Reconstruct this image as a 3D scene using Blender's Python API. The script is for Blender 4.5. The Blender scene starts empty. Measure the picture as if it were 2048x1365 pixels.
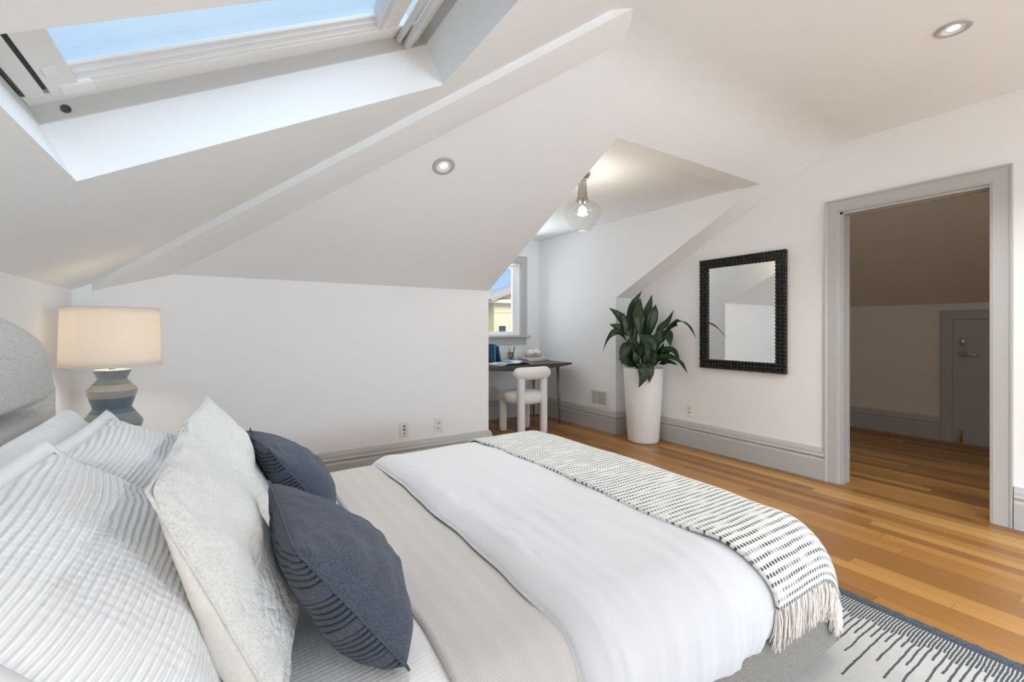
import bpy, math, random
from mathutils import Vector, Matrix, noise
random.seed(7)
S = bpy.context.scene
COL = S.collection
sin, cos, pi = math.sin, math.cos, math.pi

# ------------------------------------------------------------------ camera, sky, daylight, added fill lamps, exposure
F_PX, HC = 892.0, 1.12
YAW = math.atan(573.0 / 892.0)
cam = bpy.data.cameras.new('camera'); cam.sensor_fit = 'HORIZONTAL'; cam.sensor_width = 36.0
cam.lens = 36.0 * F_PX / 2048.0; cam.shift_y = -24.5 / 2048.0; cam.clip_start = 0.02; cam.clip_end = 200
camo = bpy.data.objects.new('camera', cam); COL.objects.link(camo)
camo.location = (0, 0, HC); camo.rotation_euler = (pi / 2, 0, -YAW); S.camera = camo
S.view_settings.view_transform = 'Standard'; S.view_settings.look = 'None'
S.view_settings.gamma = 1.0; S.view_settings.use_curve_mapping = False; S.view_settings.exposure = 0.36
S.cycles.use_denoising = True
S.cycles.max_bounces = 14; S.cycles.diffuse_bounces = 8; S.cycles.transparent_max_bounces = 16
S.cycles.caustics_reflective = False; S.cycles.caustics_refractive = False; S.cycles.sample_clamp_indirect = 6.0

W = bpy.data.worlds.new('sky'); S.world = W; W.use_nodes = True
wn, wl = W.node_tree.nodes, W.node_tree.links
wn.clear()
tc = wn.new('ShaderNodeTexCoord'); sx = wn.new('ShaderNodeSeparateXYZ'); wl.new(tc.outputs['Generated'], sx.inputs[0])
cr = wn.new('ShaderNodeValToRGB'); wl.new(sx.outputs['Z'], cr.inputs[0])
cr.color_ramp.elements[0].position = 0.0; cr.color_ramp.elements[0].color = (.52, .73, 1, 1)
cr.color_ramp.elements[1].position = .55; cr.color_ramp.elements[1].color = (.52, .76, 1.0, 1)
e = cr.color_ramp.elements.new(.12); e.color = (.36, .62, 1, 1)
nz = wn.new('ShaderNodeTexNoise'); nz.inputs['Scale'].default_value = 2.3; nz.inputs['Detail'].default_value = 5
mp = wn.new('ShaderNodeMapping'); mp.inputs['Scale'].default_value = (1, 1, 2.5); wl.new(tc.outputs['Generated'], mp.inputs[0]); wl.new(mp.outputs[0], nz.inputs['Vector'])
cr2 = wn.new('ShaderNodeValToRGB'); wl.new(nz.outputs['Fac'], cr2.inputs[0])
cr2.color_ramp.elements[0].position = .45; cr2.color_ramp.elements[0].color = (0, 0, 0, 1)
cr2.color_ramp.elements[1].position = .8; cr2.color_ramp.elements[1].color = (.6, .6, .6, 1)
mx = wn.new('ShaderNodeMixRGB'); wl.new(cr2.outputs[0], mx.inputs[0]); wl.new(cr.outputs[0], mx.inputs[1]); mx.inputs[2].default_value = (.78, .88, 1, 1)
bg = wn.new('ShaderNodeBackground'); wl.new(mx.outputs[0], bg.inputs[0]); bg.inputs[1].default_value = .86
wo = wn.new('ShaderNodeOutputWorld'); wl.new(bg.outputs[0], wo.inputs[0])

def lamp(kind, name, loc, energy, color=(1, 1, 1), aim=None, size=None, size_y=None, **kw):
    d = bpy.data.lights.new(name, kind); d.energy = energy; d.color = color
    if kind == 'AREA':
        d.shape = 'RECTANGLE'; d.size = size; d.size_y = size_y or size
    elif size is not None and kind != 'SUN':
        d.shadow_soft_size = size
    for k, v in kw.items(): setattr(d, k, v)
    o = bpy.data.objects.new(name, d); COL.objects.link(o); o.location = loc
    if aim: o.rotation_euler = (Vector(aim) - Vector(loc)).to_track_quat('-Z', 'Y').to_euler()
    return o
DAY = (.825, 1.0, 1.165)
DAYD = (.97, .99, 1.0)
lamp('AREA', 'daylight_skylight', (.25, 1.05, 3.2), 17, DAY, aim=(.15, 1.40, 1.95), size=1.6, size_y=1.6)
lamp('AREA', 'daylight_dormer', (2.0, 6.0, 1.7), 24, DAYD, aim=(2.9, 4.3, 1.5), size=1.8, size_y=2.2)
lamp('AREA', 'fill_dormer_from_below', (3.3, 5.8, .1), 190, DAYD, aim=(2.1, 4.0, 2.35), size=2.0, size_y=.8)  # added fill lamp below the sill, lifts the dormer ceiling
lamp('AREA', 'fill_added_window_a', (.55, -5.15, 1.3), 46, DAY, aim=(.55, 1, 1.9), size=1.3, size_y=1.4)  # fill lamp outside an added back window
lamp('AREA', 'fill_added_window_b', (2.45, -5.15, 1.3), 46, DAY, aim=(2.45, 1, 1.9), size=1.3, size_y=1.4)  # second fill lamp, same added back windows
lamp('AREA', 'fill_added_side_window', (3.95, -3.35, 1.3), 105, DAY, aim=(.4, .6, 2.0), size=1.3, size_y=1.4)  # fill lamp at the added side window, out of view
lamp('AREA', 'fill_added_skylight', (-.35, -1.75, 2.75), 150, DAY, aim=(.25, -1.55, 1.7), size=1.0, size_y=.9, spread=1.7)  # fill lamp above the added skylight behind the viewer
lamp('AREA', 'fill_house_outside', (7.0, 8.5, 7.5), 900, (1, .96, .88), aim=(8.6, 13.6, 1.5), size=4, size_y=4)  # lamp added only to brighten the house outside

# ------------------------------------------------------------------ helpers
def wloc(o):
    v = Vector((0, 0, 0))
    while o is not None:
        v += o.location; o = o.parent
    return v
def tag(o, label=None, cat=None, group=None, kind=None):
    if label: o['label'] = label
    if cat: o['category'] = cat
    if group: o['group'] = group
    if kind: o['kind'] = kind
    return o
def thing(name, label, cat, loc, group=None):
    o = bpy.data.objects.new(name, None); COL.objects.link(o); o.location = loc; o.empty_display_size = .05
    return tag(o, label, cat, group)
def setting(name, loc=(0, 0, 0)):
    o = bpy.data.objects.new(name, None); COL.objects.link(o); o.location = loc; o['kind'] = 'structure'; return o

class MB:
    """Collects shapes in world coordinates and links them as one mesh object."""
    def __init__(s): s.v = []; s.f = []; s.m = []; s.uv = {}; s.sm = []
    def add(s, vs, fs, mi=0, uvs=None, smooth=False):
        b = len(s.v); s.v += [tuple(p) for p in vs]
        for k, f in enumerate(fs):
            s.f.append([b + i for i in f]); s.m.append(mi); s.sm.append(smooth)
        if uvs is not None:
            for i, q in enumerate(uvs): s.uv[b + i] = q
        return s
    def box(s, x0, x1, y0, y1, z0, z1, mi=0):
        vs = [(x, y, z) for x in (x0, x1) for y in (y0, y1) for z in (z0, z1)]
        return s.add(vs, [(0, 1, 3, 2), (4, 6, 7, 5), (0, 4, 5, 1), (2, 3, 7, 6), (0, 2, 6, 4), (1, 5, 7, 3)], mi)
    def fbox(s, fn, a0, a1, b0, b1, c0, c1, mi=0):
        vs = [fn(x, y, z) for x in (a0, a1) for y in (b0, b1) for z in (c0, c1)]
        return s.add(vs, [(0, 1, 3, 2), (4, 6, 7, 5), (0, 4, 5, 1), (2, 3, 7, 6), (0, 2, 6, 4), (1, 5, 7, 3)], mi)
    def quad(s, a, b, c, d, mi=0): return s.add([a, b, c, d], [(0, 1, 2, 3)], mi)
    def poly(s, pts, mi=0): return s.add(pts, [tuple(range(len(pts)))], mi)
    def lathe(s, prof, cx, cy, n=32, mi=0, smooth=True, axis=None, cap=False):
        fn = axis or (lambda x, y, z: (cx + x, cy + y, z))
        vs = [fn(r * cos(2 * pi * k / n), r * sin(2 * pi * k / n), z) for r, z in prof for k in range(n)]
        fs = [(i * n + k, i * n + (k + 1) % n, (i + 1) * n + (k + 1) % n, (i + 1) * n + k) for i in range(len(prof) - 1) for k in range(n)]
        s.add(vs, fs, mi, smooth=smooth)
        if cap:
            b = len(s.v) - len(vs)
            s.f.append([b + k for k in range(n)][::-1]); s.m.append(mi); s.sm.append(False)
            e = b + (len(prof) - 1) * n
            s.f.append([e + k for k in range(n)]); s.m.append(mi); s.sm.append(False)
        return s
    def tube(s, path, rad, n=8, mi=0, smooth=True, cap=True):
        P = [Vector(p) for p in path]; R = rad if hasattr(rad, '__len__') else [rad] * len(P)
        vs = []; up = None
        for i, p in enumerate(P):
            t = (P[min(i + 1, len(P) - 1)] - P[max(i - 1, 0)]).normalized()
            if up is None: up = Vector((0, 0, 1)) if abs(t.z) < .9 else Vector((1, 0, 0))
            a = t.cross(up).normalized(); b = a.cross(t).normalized(); up = b
            vs += [p + (a * cos(2 * pi * k / n) + b * sin(2 * pi * k / n)) * R[i] for k in range(n)]
        fs = [(i * n + k, i * n + (k + 1) % n, (i + 1) * n + (k + 1) % n, (i + 1) * n + k) for i in range(len(P) - 1) for k in range(n)]
        if cap: fs += [tuple(range(n))[::-1], tuple(range((len(P) - 1) * n, len(P) * n))]
        return s.add(vs, fs, mi, smooth=smooth)
    def sphere(s, c, r, n=10, m=7, mi=0, sc=(1, 1, 1)):
        vs = [(c[0] + r * sc[0] * sin(pi * j / m) * cos(2 * pi * k / n), c[1] + r * sc[1] * sin(pi * j / m) * sin(2 * pi * k / n), c[2] + r * sc[2] * cos(pi * j / m)) for j in range(m + 1) for k in range(n)]
        return s.add(vs, [(j * n + k, (j + 1) * n + k, (j + 1) * n + (k + 1) % n, j * n + (k + 1) % n) for j in range(m) for k in range(n)], mi, smooth=True)
    def grid(s, pts, nu, nv, mi=0, uvs=None, smooth=True, flip=False):
        fs = []
        for i in range(nu - 1):
            for j in range(nv - 1):
                q = (i * nv + j, (i + 1) * nv + j, (i + 1) * nv + j + 1, i * nv + j + 1)
                fs.append(q[::-1] if flip else q)
        return s.add(pts, fs, mi, uvs, smooth)
    def sweep(s, prof, path, mi=0, closed_ends=True):
        """prof: (out, z); path: list of (x, y, nx, ny) where n is the outward mitre vector."""
        n = len(prof); vs = [(x + nx * o, y + ny * o, z) for (x, y, nx, ny) in path for (o, z) in prof]
        fs = [(i * n + k, (i + 1) * n + k, (i + 1) * n + k + 1, i * n + k + 1) for i in range(len(path) - 1) for k in range(n - 1)]
        if closed_ends: fs += [tuple(range(n)), tuple(range((len(path) - 1) * n, len(path) * n))[::-1]]
        return s.add(vs, fs, mi)
    def build(s, name, mats, parent=None, loc=None, bevel=0, bseg=2, solid=0, subsurf=0, fixn=True):
        if not isinstance(mats, (list, tuple)): mats = [mats]
        base = Vector(loc) if loc is not None else Vector((0, 0, 0))
        off = wloc(parent) if parent is not None else base
        me = bpy.data.meshes.new(name)
        me.from_pydata([(p[0] - off.x, p[1] - off.y, p[2] - off.z) for p in s.v], [], s.f)
        for m in mats: me.materials.append(m)
        me.polygons.foreach_set('material_index', s.m); me.polygons.foreach_set('use_smooth', s.sm)
        if s.uv:
            u = me.uv_layers.new(name='UVMap')
            for lp in me.loops: u.data[lp.index].uv = s.uv.get(lp.vertex_index, (0, 0))
        me.update()
        if fixn:
            import bmesh
            bm = bmesh.new(); bm.from_mesh(me); bmesh.ops.recalc_face_normals(bm, faces=bm.faces); bm.to_mesh(me); bm.free()
        o = bpy.data.objects.new(name, me); COL.objects.link(o)
        if parent is not None: o.parent = parent
        else: o.location = base
        if bevel:
            b = o.modifiers.new('bevel', 'BEVEL'); b.width = bevel; b.segments = bseg; b.limit_method = 'ANGLE'; b.angle_limit = math.radians(40)
        if solid:
            d = o.modifiers.new('thick', 'SOLIDIFY'); d.thickness = solid; d.offset = 0
        if subsurf:
            d = o.modifiers.new('sub', 'SUBSURF'); d.levels = subsurf; d.render_levels = subsurf
        return o

# ------------------------------------------------------------------ materials
class NT:
    def __init__(s, name):
        s.mat = bpy.data.materials.new(name); s.mat.use_nodes = True
        s.t = s.mat.node_tree; s.b = s.t.nodes['Principled BSDF']; s.out = s.t.nodes['Material Output']
    def n(s, kind, **kw):
        x = s.t.nodes.new('ShaderNode' + kind)
        for k, v in kw.items(): setattr(x, k, v)
        return x
    def l(s, a, b): s.t.links.new(a, b)
    def put(s, sock, v):
        if hasattr(v, 'is_output') or isinstance(v, bpy.types.NodeSocket): s.l(v, sock)
        else: sock.default_value = v
    def math(s, op, a, b=0.0, c=None):
        x = s.n('Math', operation=op); s.put(x.inputs[0], a); s.put(x.inputs[1], b)
        if c is not None: s.put(x.inputs[2], c)
        return x.outputs[0]
    def mix(s, f, a, b, blend='MIX'):
        x = s.n('MixRGB', blend_type=blend); s.put(x.inputs[0], f); s.put(x.inputs[1], a); s.put(x.inputs[2], b); return x.outputs[0]
    def noise(s, vec, scale, detail=3, rough=.5, out='Fac'):
        x = s.n('TexNoise'); s.l(vec, x.inputs['Vector']); x.inputs['Scale'].default_value = scale
        x.inputs['Detail'].default_value = detail; x.inputs['Roughness'].default_value = rough; return x.outputs[out]
    def white(s, vec, dim='3D', out='Value'):
        x = s.n('TexWhiteNoise', noise_dimensions=dim); s.l(vec, x.inputs['Vector']); return x.outputs[out]
    def ramp(s, v, stops):
        x = s.n('ValToRGB'); s.l(v, x.inputs[0]); el = x.color_ramp.elements
        el[0].position, el[0].color = stops[0]; el[1].position, el[1].color = stops[-1]
        for p, c in stops[1:-1]: q = el.new(p); q.color = c
        return x.outputs[0]
    def mapped(s, vec, scale): x = s.n('Mapping'); s.l(vec, x.inputs[0]); x.inputs['Scale'].default_value = scale; return x.outputs[0]
    def xyz(s, a, b, c): x = s.n('CombineXYZ'); s.put(x.inputs[0], a); s.put(x.inputs[1], b); s.put(x.inputs[2], c); return x.outputs[0]
    def sep(s, v): x = s.n('SeparateXYZ'); s.l(v, x.inputs[0]); return x.outputs
    def obj(s): return s.n('TexCoord').outputs['Object']
    def uv(s): return s.n('TexCoord').outputs['UV']
    def bump(s, h, strength=.3, dist=.01):
        x = s.n('Bump'); s.l(h, x.inputs['Height']); x.inputs['Strength'].default_value = strength; x.inputs['Distance'].default_value = dist
        s.l(x.outputs[0], s.b.inputs['Normal']); return x
    def set(s, color=None, rough=None, metal=None, spec=None, sheen=None):
        if color is not None: s.put(s.b.inputs['Base Color'], (*color, 1) if isinstance(color, tuple) and len(color) == 3 else color)
        if rough is not None: s.put(s.b.inputs['Roughness'], rough)
        if metal is not None: s.b.inputs['Metallic'].default_value = metal
        if spec is not None: s.b.inputs['Specular IOR Level'].default_value = spec
        if sheen is not None: s.b.inputs['Sheen Weight'].default_value = sheen; s.b.inputs['Sheen Roughness'].default_value = .6
        return s
def plain(name, color, rough=.5, metal=0, spec=.5, nscale=40, nstr=.05, dist=.003, var=.04):
    m = NT(name); v = m.obj(); f = m.noise(v, nscale, 4)
    c = m.mix(f, (*[x * (1 - var) for x in color], 1), (*[min(1, x * (1 + var)) for x in color], 1))
    m.set(c, rough, metal, spec)
    if nstr: m.bump(f, nstr, dist)
    return m.mat
def emit(name, color, strength):
    m = NT(name); m.set((0, 0, 0)); m.b.inputs['Emission Color'].default_value = (*color, 1); m.b.inputs['Emission Strength'].default_value = strength; return m.mat
def thin_glass(name, tint=(1, 1, 1), ior=1.45, tr=.96):
    m = NT(name); t = m.n('BsdfTransparent'); t.inputs[0].default_value = (*[x * tr for x in tint], 1)
    g = m.n('BsdfGlossy'); g.inputs['Roughness'].default_value = .02
    fr = m.n('LayerWeight'); fr.inputs[0].default_value = .5
    mx = m.n('MixShader'); m.l(m.math('MULTIPLY_ADD', m.math('POWER', fr.outputs['Facing'], 5.0), .9, .035), mx.inputs[0]); m.l(t.outputs[0], mx.inputs[1]); m.l(g.outputs[0], mx.inputs[2]); m.l(mx.outputs[0], m.out.inputs[0]); return m.mat

M = {}
M['wall'] = plain('wall_paint', (.862, .872, .878), .7, spec=.3, nscale=180, nstr=.04, var=.01)
M['ceil'] = plain('ceiling_paint', (.875, .90, .915), .75, spec=.25, nscale=160, nstr=.04, var=.01)
M['trim'] = plain('grey_trim_paint', (.48, .48, .475), .38, nscale=90, nstr=.03, var=.015)
M['closet'] = plain('closet_paint', (.80, .75, .68), .7, nscale=160, nstr=.04, var=.015)
M['sash'] = plain('white_sash_paint', (.84, .84, .83), .35, nscale=90, nstr=.02, var=.01)
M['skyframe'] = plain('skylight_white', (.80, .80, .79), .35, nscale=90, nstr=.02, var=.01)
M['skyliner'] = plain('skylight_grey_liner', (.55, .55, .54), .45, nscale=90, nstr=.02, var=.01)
M['rubber'] = plain('dark_gasket', (.07, .07, .065), .7)
M['glass'] = thin_glass('window_glass')
M['plate'] = plain('outlet_plastic', (.80, .79, .77), .35, nstr=0)
M['slot'] = plain('outlet_slot', (.05, .05, .05), .6, nstr=0)
M['chrome'] = plain('polished_nickel', (.62, .60, .56), .18, 1, nstr=0)
M['brass'] = plain('brushed_brass', (.70, .48, .20), .28, 1, nstr=.02)
M['black'] = plain('black_bead_wood', (.011, .0105, .010), .36, spec=.4, nscale=70, nstr=.08)
M['blackwire'] = plain('black_wire', (.02, .02, .02), .4)
m = NT('mirror_silver'); m.set((.88, .89, .88), .0, 1); M['mirror'] = m.mat

def mk_floor():
    m = NT('oak_floor'); v = m.obj(); x, y, z = m.sep(v)
    w = .074
    fx = m.math('DIVIDE', x, w); row = m.math('FLOOR', fx)
    r1 = m.white(m.xyz(row, 3.7, 1.1))
    L = m.math('MULTIPLY_ADD', m.white(m.xyz(row, 9.1, 5.2)), 1.0, 1.0)
    yy = m.math('DIVIDE', m.math('ADD', y, m.math('MULTIPLY', r1, 5.0)), L); colr = m.math('FLOOR', yy)
    rnd = m.n('TexWhiteNoise', noise_dimensions='3D'); m.l(m.xyz(row, colr, 7.7), rnd.inputs['Vector'])
    base = m.ramp(rnd.outputs['Value'], [(0, (.175, .063, .014, 1)), (.3, (.285, .118, .025, 1)), (.62, (.385, .178, .042, 1)), (1, (.53, .29, .092, 1))])
    off = m.math('MULTIPLY', rnd.outputs['Value'], 37.0)
    gv = m.xyz(m.math('MULTIPLY', x, 60), m.math('ADD', m.math('MULTIPLY', y, 3.0), off), off)
    g = m.noise(gv, 1.0, 5, .6)
    g2 = m.noise(m.xyz(m.math('MULTIPLY', x, 260), m.math('ADD', m.math('MULTIPLY', y, 9.0), off), off), 1.0, 3, .6)
    col = m.mix(m.math('MULTIPLY', g, .75), base, m.mix(.55, base, (.12, .045, .012, 1)), 'MIX')
    col = m.mix(m.math('MULTIPLY', g2, .5), col, m.mix(.5, col, (.62, .36, .15, 1)))
    ex = m.math('ABSOLUTE', m.math('SUBTRACT', m.math('FRACT', fx), .5)); gx = m.math('GREATER_THAN', ex, .488)
    ey = m.math('ABSOLUTE', m.math('SUBTRACT', m.math('FRACT', yy), .5)); gy = m.math('GREATER_THAN', ey, .4985)
    gap = m.math('MAXIMUM', gx, gy)
    col = m.mix(m.math('MULTIPLY', gap, .4), col, (.07, .028, .008, 1))
    m.set(col, m.math('MULTIPLY_ADD', g, .12, .27), spec=.28)
    m.bump(m.math('SUBTRACT', m.math('MULTIPLY', g2, .15), gap), .25, .0015)
    return m.mat
M['floor'] = mk_floor()

def fabric(name, color, rough=.9, weave=900, strength=.25, dist=.001, mottle=.12, mscale=120, sheen=.2, dark=None):
    m = NT(name); v = m.obj()
    a = m.noise(v, mscale, 4, .7); b = m.noise(v, weave, 2, .6)
    d = dark or tuple(x * (1 - mottle * 2) for x in color); hi = tuple(min(1, x * (1 + mottle)) for x in color)
    m.set(m.mix(m.ramp(a, [(.38, (0, 0, 0, 1)), (.62, (1, 1, 1, 1))]), (*d, 1), (*hi, 1)), rough, sheen=sheen, spec=.2)
    m.bump(m.math('ADD', b, m.math('MULTIPLY', a, .5)), strength, dist); return m.mat
M['headboard'] = fabric('grey_heathered_upholstery', (.66, .65, .625), weave=1400, mottle=.08, mscale=300, strength=.35, dist=.0015, dark=(.36, .35, .335))
M['base_fab'] = fabric('grey_base_upholstery', (.225, .205, .185), weave=1400, mottle=.10, mscale=240, strength=.35, dist=.0015, dark=(.13, .12, .108))
M['cotton'] = fabric('white_cotton', (.75, .75, .755), weave=1600, mottle=.01, strength=.1, dist=.0005)
M['duvet'] = fabric('white_percale', (.61, .61, .63), weave=2000, mottle=.005, strength=.06, dist=.0005)
M['boucle'] = fabric('cream_boucle', (.90, .88, .84), weave=420, mottle=.04, mscale=260, strength=.5, dist=.003)
M['beige'] = fabric('beige_linen_back', (.70, .67, .62), weave=1500, mottle=.03, strength=.2, dist=.0008)
def mk_shade():
    m = NT('linen_lampshade'); v = m.uv(); u, w, z = m.sep(v)
    a = m.noise(m.xyz(m.math('MULTIPLY', u, 30), m.math('MULTIPLY', w, 900), 0), 1, 2); b = m.noise(m.xyz(m.math('MULTIPLY', u, 900), m.math('MULTIPLY', w, 30), 0), 1, 2)
    f = m.math('MULTIPLY', a, b)
    d = m.n('BsdfDiffuse'); d.inputs[0].default_value = (.95, .93, .90, 1)
    t = m.n('BsdfTranslucent'); m.l(m.mix(f, (.86, .80, .73, 1), (.97, .93, .88, 1)), t.inputs[0])
    x = m.n('MixShader'); x.inputs[0].default_value = .62; m.l(d.outputs[0], x.inputs[1]); m.l(t.outputs[0], x.inputs[2]); m.l(x.outputs[0], m.out.inputs[0]); return m.mat
M['shade'] = mk_shade()
m = NT('frosted_diffuser'); d = m.n('BsdfDiffuse'); d.inputs[0].default_value = (.9, .88, .85, 1); t = m.n('BsdfTranslucent'); t.inputs[0].default_value = (.9, .86, .8, 1)
x = m.n('MixShader'); x.inputs[0].default_value = .85; m.l(d.outputs[0], x.inputs[1]); m.l(t.outputs[0], x.inputs[2]); m.l(x.outputs[0], m.out.inputs[0]); M['diffuser'] = m.mat
def mk_ribbed(name, pitch=.0118, color=(.80, .80, .805), bs=.75, bd=.0045):
    m = NT(name); u, w, z = m.sep(m.uv())
    d = m.noise(m.xyz(m.math('MULTIPLY', u, 9), m.math('MULTIPLY', w, 30), 0), 1, 2)
    d2 = m.noise(m.xyz(m.math('MULTIPLY', u, 60), m.math('MULTIPLY', w, 70), 0), 1, 2)
    ph = m.math('MULTIPLY_ADD', d, 2.6, m.math('MULTIPLY', m.math('ADD', w, m.math('MULTIPLY', u, -.10)), 2 * pi / pitch))
    r = m.math('MULTIPLY_ADD', m.math('SINE', ph), .5, .5)
    c = m.math('MULTIPLY_ADD', m.math('SINE', m.math('MULTIPLY', u, 2 * pi / (pitch * 1.1))), .12, m.math('MULTIPLY', d2, .35))
    h = m.math('ADD', m.math('POWER', r, .8), c)
    m.set(m.mix(r, (*[x * .95 for x in color], 1), (*color, 1)), .85, sheen=.15, spec=.2); m.bump(h, bs, bd); return m.mat  # valleys between ribs tinted darker, shade put into the colour
M['ribbed'] = mk_ribbed('white_ribbed_cotton')
M['ribfine'] = mk_ribbed('white_fine_ribbed_cotton', .011, bs=.25, bd=.0012)
def mk_texwhite():
    m = NT('nubby_white_weave'); v = m.obj()
    vo = m.n('TexVoronoi'); vo.inputs['Scale'].default_value = 75; m.l(v, vo.inputs['Vector'])
    mask = m.ramp(m.noise(v, 9, 2), [(.42, (0, 0, 0, 1)), (.52, (1, 1, 1, 1))])
    a = m.noise(v, 260, 3, .7); b = m.noise(v, 900, 2)
    lump = m.math('MULTIPLY', m.math('SUBTRACT', 1.0, vo.outputs['Distance']), mask)
    h = m.math('ADD', m.math('MULTIPLY', lump, 1.0), m.math('MULTIPLY', a, .6))
    m.set(m.mix(m.ramp(a, [(.4, (0, 0, 0, 1)), (.7, (1, 1, 1, 1))]), (.93, .93, .91, 1), (.80, .785, .745, 1)), .95, sheen=.25, spec=.1); m.bump(m.math('ADD', h, m.math('MULTIPLY', b, .2)), 1.0, .009); return m.mat
M['texwhite'] = mk_texwhite()
NAVY, NAVYD, NAVYL = (.040, .048, .068, 1), (.022, .028, .043, 1), (.105, .125, .168, 1)
def mk_navy(stripes):
    m = NT('navy_striped_wool' if stripes else 'navy_heathered_wool'); v = m.obj(); u, w, z = m.sep(m.uv())
    a = m.noise(v, 420, 3, .75); b = m.noise(v, 1200, 2)
    col = m.mix(m.ramp(a, [(.32, (0, 0, 0, 1)), (.72, (1, 1, 1, 1))]), NAVYD, NAVYL); h = m.math('ADD', a, b)
    if stripes:
        q = m.math('ADD', w, m.math('MULTIPLY', m.noise(v, 30, 1), .004))
        ln = m.math('GREATER_THAN', m.math('SINE', m.math('MULTIPLY', q, 2 * pi / .0125)), .35)
        grp = m.math('GREATER_THAN', m.math('SINE', m.math('MULTIPLY', w, 2 * pi / .098)), -.75)
        k = m.math('MULTIPLY', ln, grp); col = m.mix(m.math('MULTIPLY', k, .9), col, (.006, .007, .010, 1)); h = m.math('ADD', h, m.math('MULTIPLY', k, 2.0))
    else:
        k = m.math('LESS_THAN', m.math('ABSOLUTE', m.math('SUBTRACT', u, .045)), .0016)
        col = m.mix(m.math('MULTIPLY', k, .85), col, (.008, .009, .012, 1)); h = m.math('SUBTRACT', h, m.math('MULTIPLY', k, 2.0))
    m.set(col, .95, sheen=.12, spec=.1); m.bump(h, .5, .0015); return m.mat
M['navy'] = mk_navy(False); M['navys'] = mk_navy(True)
def mk_taupe():
    m = NT('taupe_herringbone'); u, w, z = m.sep(m.uv())
    zig = m.math('PINGPONG', w, .012); st = m.math('SINE', m.math('MULTIPLY', m.math('ADD', u, m.math('MULTIPLY', zig, .8)), 2 * pi / .008))
    band = m.math('MULTIPLY_ADD', m.math('SINE', m.math('MULTIPLY', u, 2 * pi / .055)), .5, .5)
    nz = m.noise(m.xyz(m.math('MULTIPLY', u, 400), m.math('MULTIPLY', w, 20), 0), 1, 3)
    f = m.math('ADD', m.math('MULTIPLY_ADD', st, .12, m.math('MULTIPLY', band, .16)), m.math('MULTIPLY', nz, .55))
    m.set(m.mix(f, (.47, .44, .415, 1), (.60, .575, .55, 1)), .92, sheen=.2, spec=.15); m.bump(m.math('MULTIPLY_ADD', st, .4, nz), .25, .0012); return m.mat
M['taupe'] = mk_taupe()
def mk_throw():
    m = NT('cream_throw_black_dashes'); u, w, z = m.sep(m.uv())   # u across the strip, w along its length (metres)
    p, q = .0215, .0148
    ww = m.math('ADD', w, m.math('MULTIPLY', m.noise(m.xyz(m.math('MULTIPLY', u, 12), m.math('MULTIPLY', w, 12), 0), 1, 2), .008))
    fr = m.math('DIVIDE', ww, p); ri = m.math('FLOOR', fr); rf = m.math('SUBTRACT', m.math('FRACT', fr), .5)
    sh = m.math('MULTIPLY', m.white(m.xyz(ri, 1.3, 2.2)), 1.0)
    fc = m.math('ADD', m.math('DIVIDE', u, q), sh); ci = m.math('FLOOR', fc); cf = m.math('SUBTRACT', m.math('FRACT', fc), .5)
    dx = m.math('MULTIPLY', m.math('SUBTRACT', cf, m.math('MULTIPLY', rf, .35)), 2.15); dy = m.math('MULTIPLY', rf, 3.0)
    d = m.math('SQRT', m.math('ADD', m.math('MULTIPLY', dx, dx), m.math('MULTIPLY', dy, dy)))
    dot = m.ramp(d, [(.62, (1, 1, 1, 1)), (.85, (0, 0, 0, 1))])
    tone = m.ramp(m.noise(m.xyz(m.math('MULTIPLY', ci, .16), m.math('MULTIPLY', ri, 3.3), 4.0), 1, 1), [(.34, (.02, .022, .026, 1)), (.50, (.085, .09, .10, 1)), (.60, (.30, .30, .31, 1)), (.70, (.66, .65, .62, 1))])
    fuzz = m.noise(m.xyz(m.math('MULTIPLY', u, 500), m.math('MULTIPLY', w, 500), 0), 1, 3)
    col = m.mix(dot, m.mix(fuzz, (.70, .69, .65, 1), (.84, .83, .80, 1)), tone)
    hump = m.math('SUBTRACT', 1.0, m.math('MULTIPLY', d, .55))
    m.set(col, .95, sheen=.3, spec=.1); m.bump(m.math('MULTIPLY_ADD', fuzz, .35, hump), .8, .007); return m.mat
M['throw'] = mk_throw()
M['fringe'] = fabric('cream_fringe_yarn', (.80, .72, .655), weave=900, mottle=.06, strength=.3)
RX1 = 2.195
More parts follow.
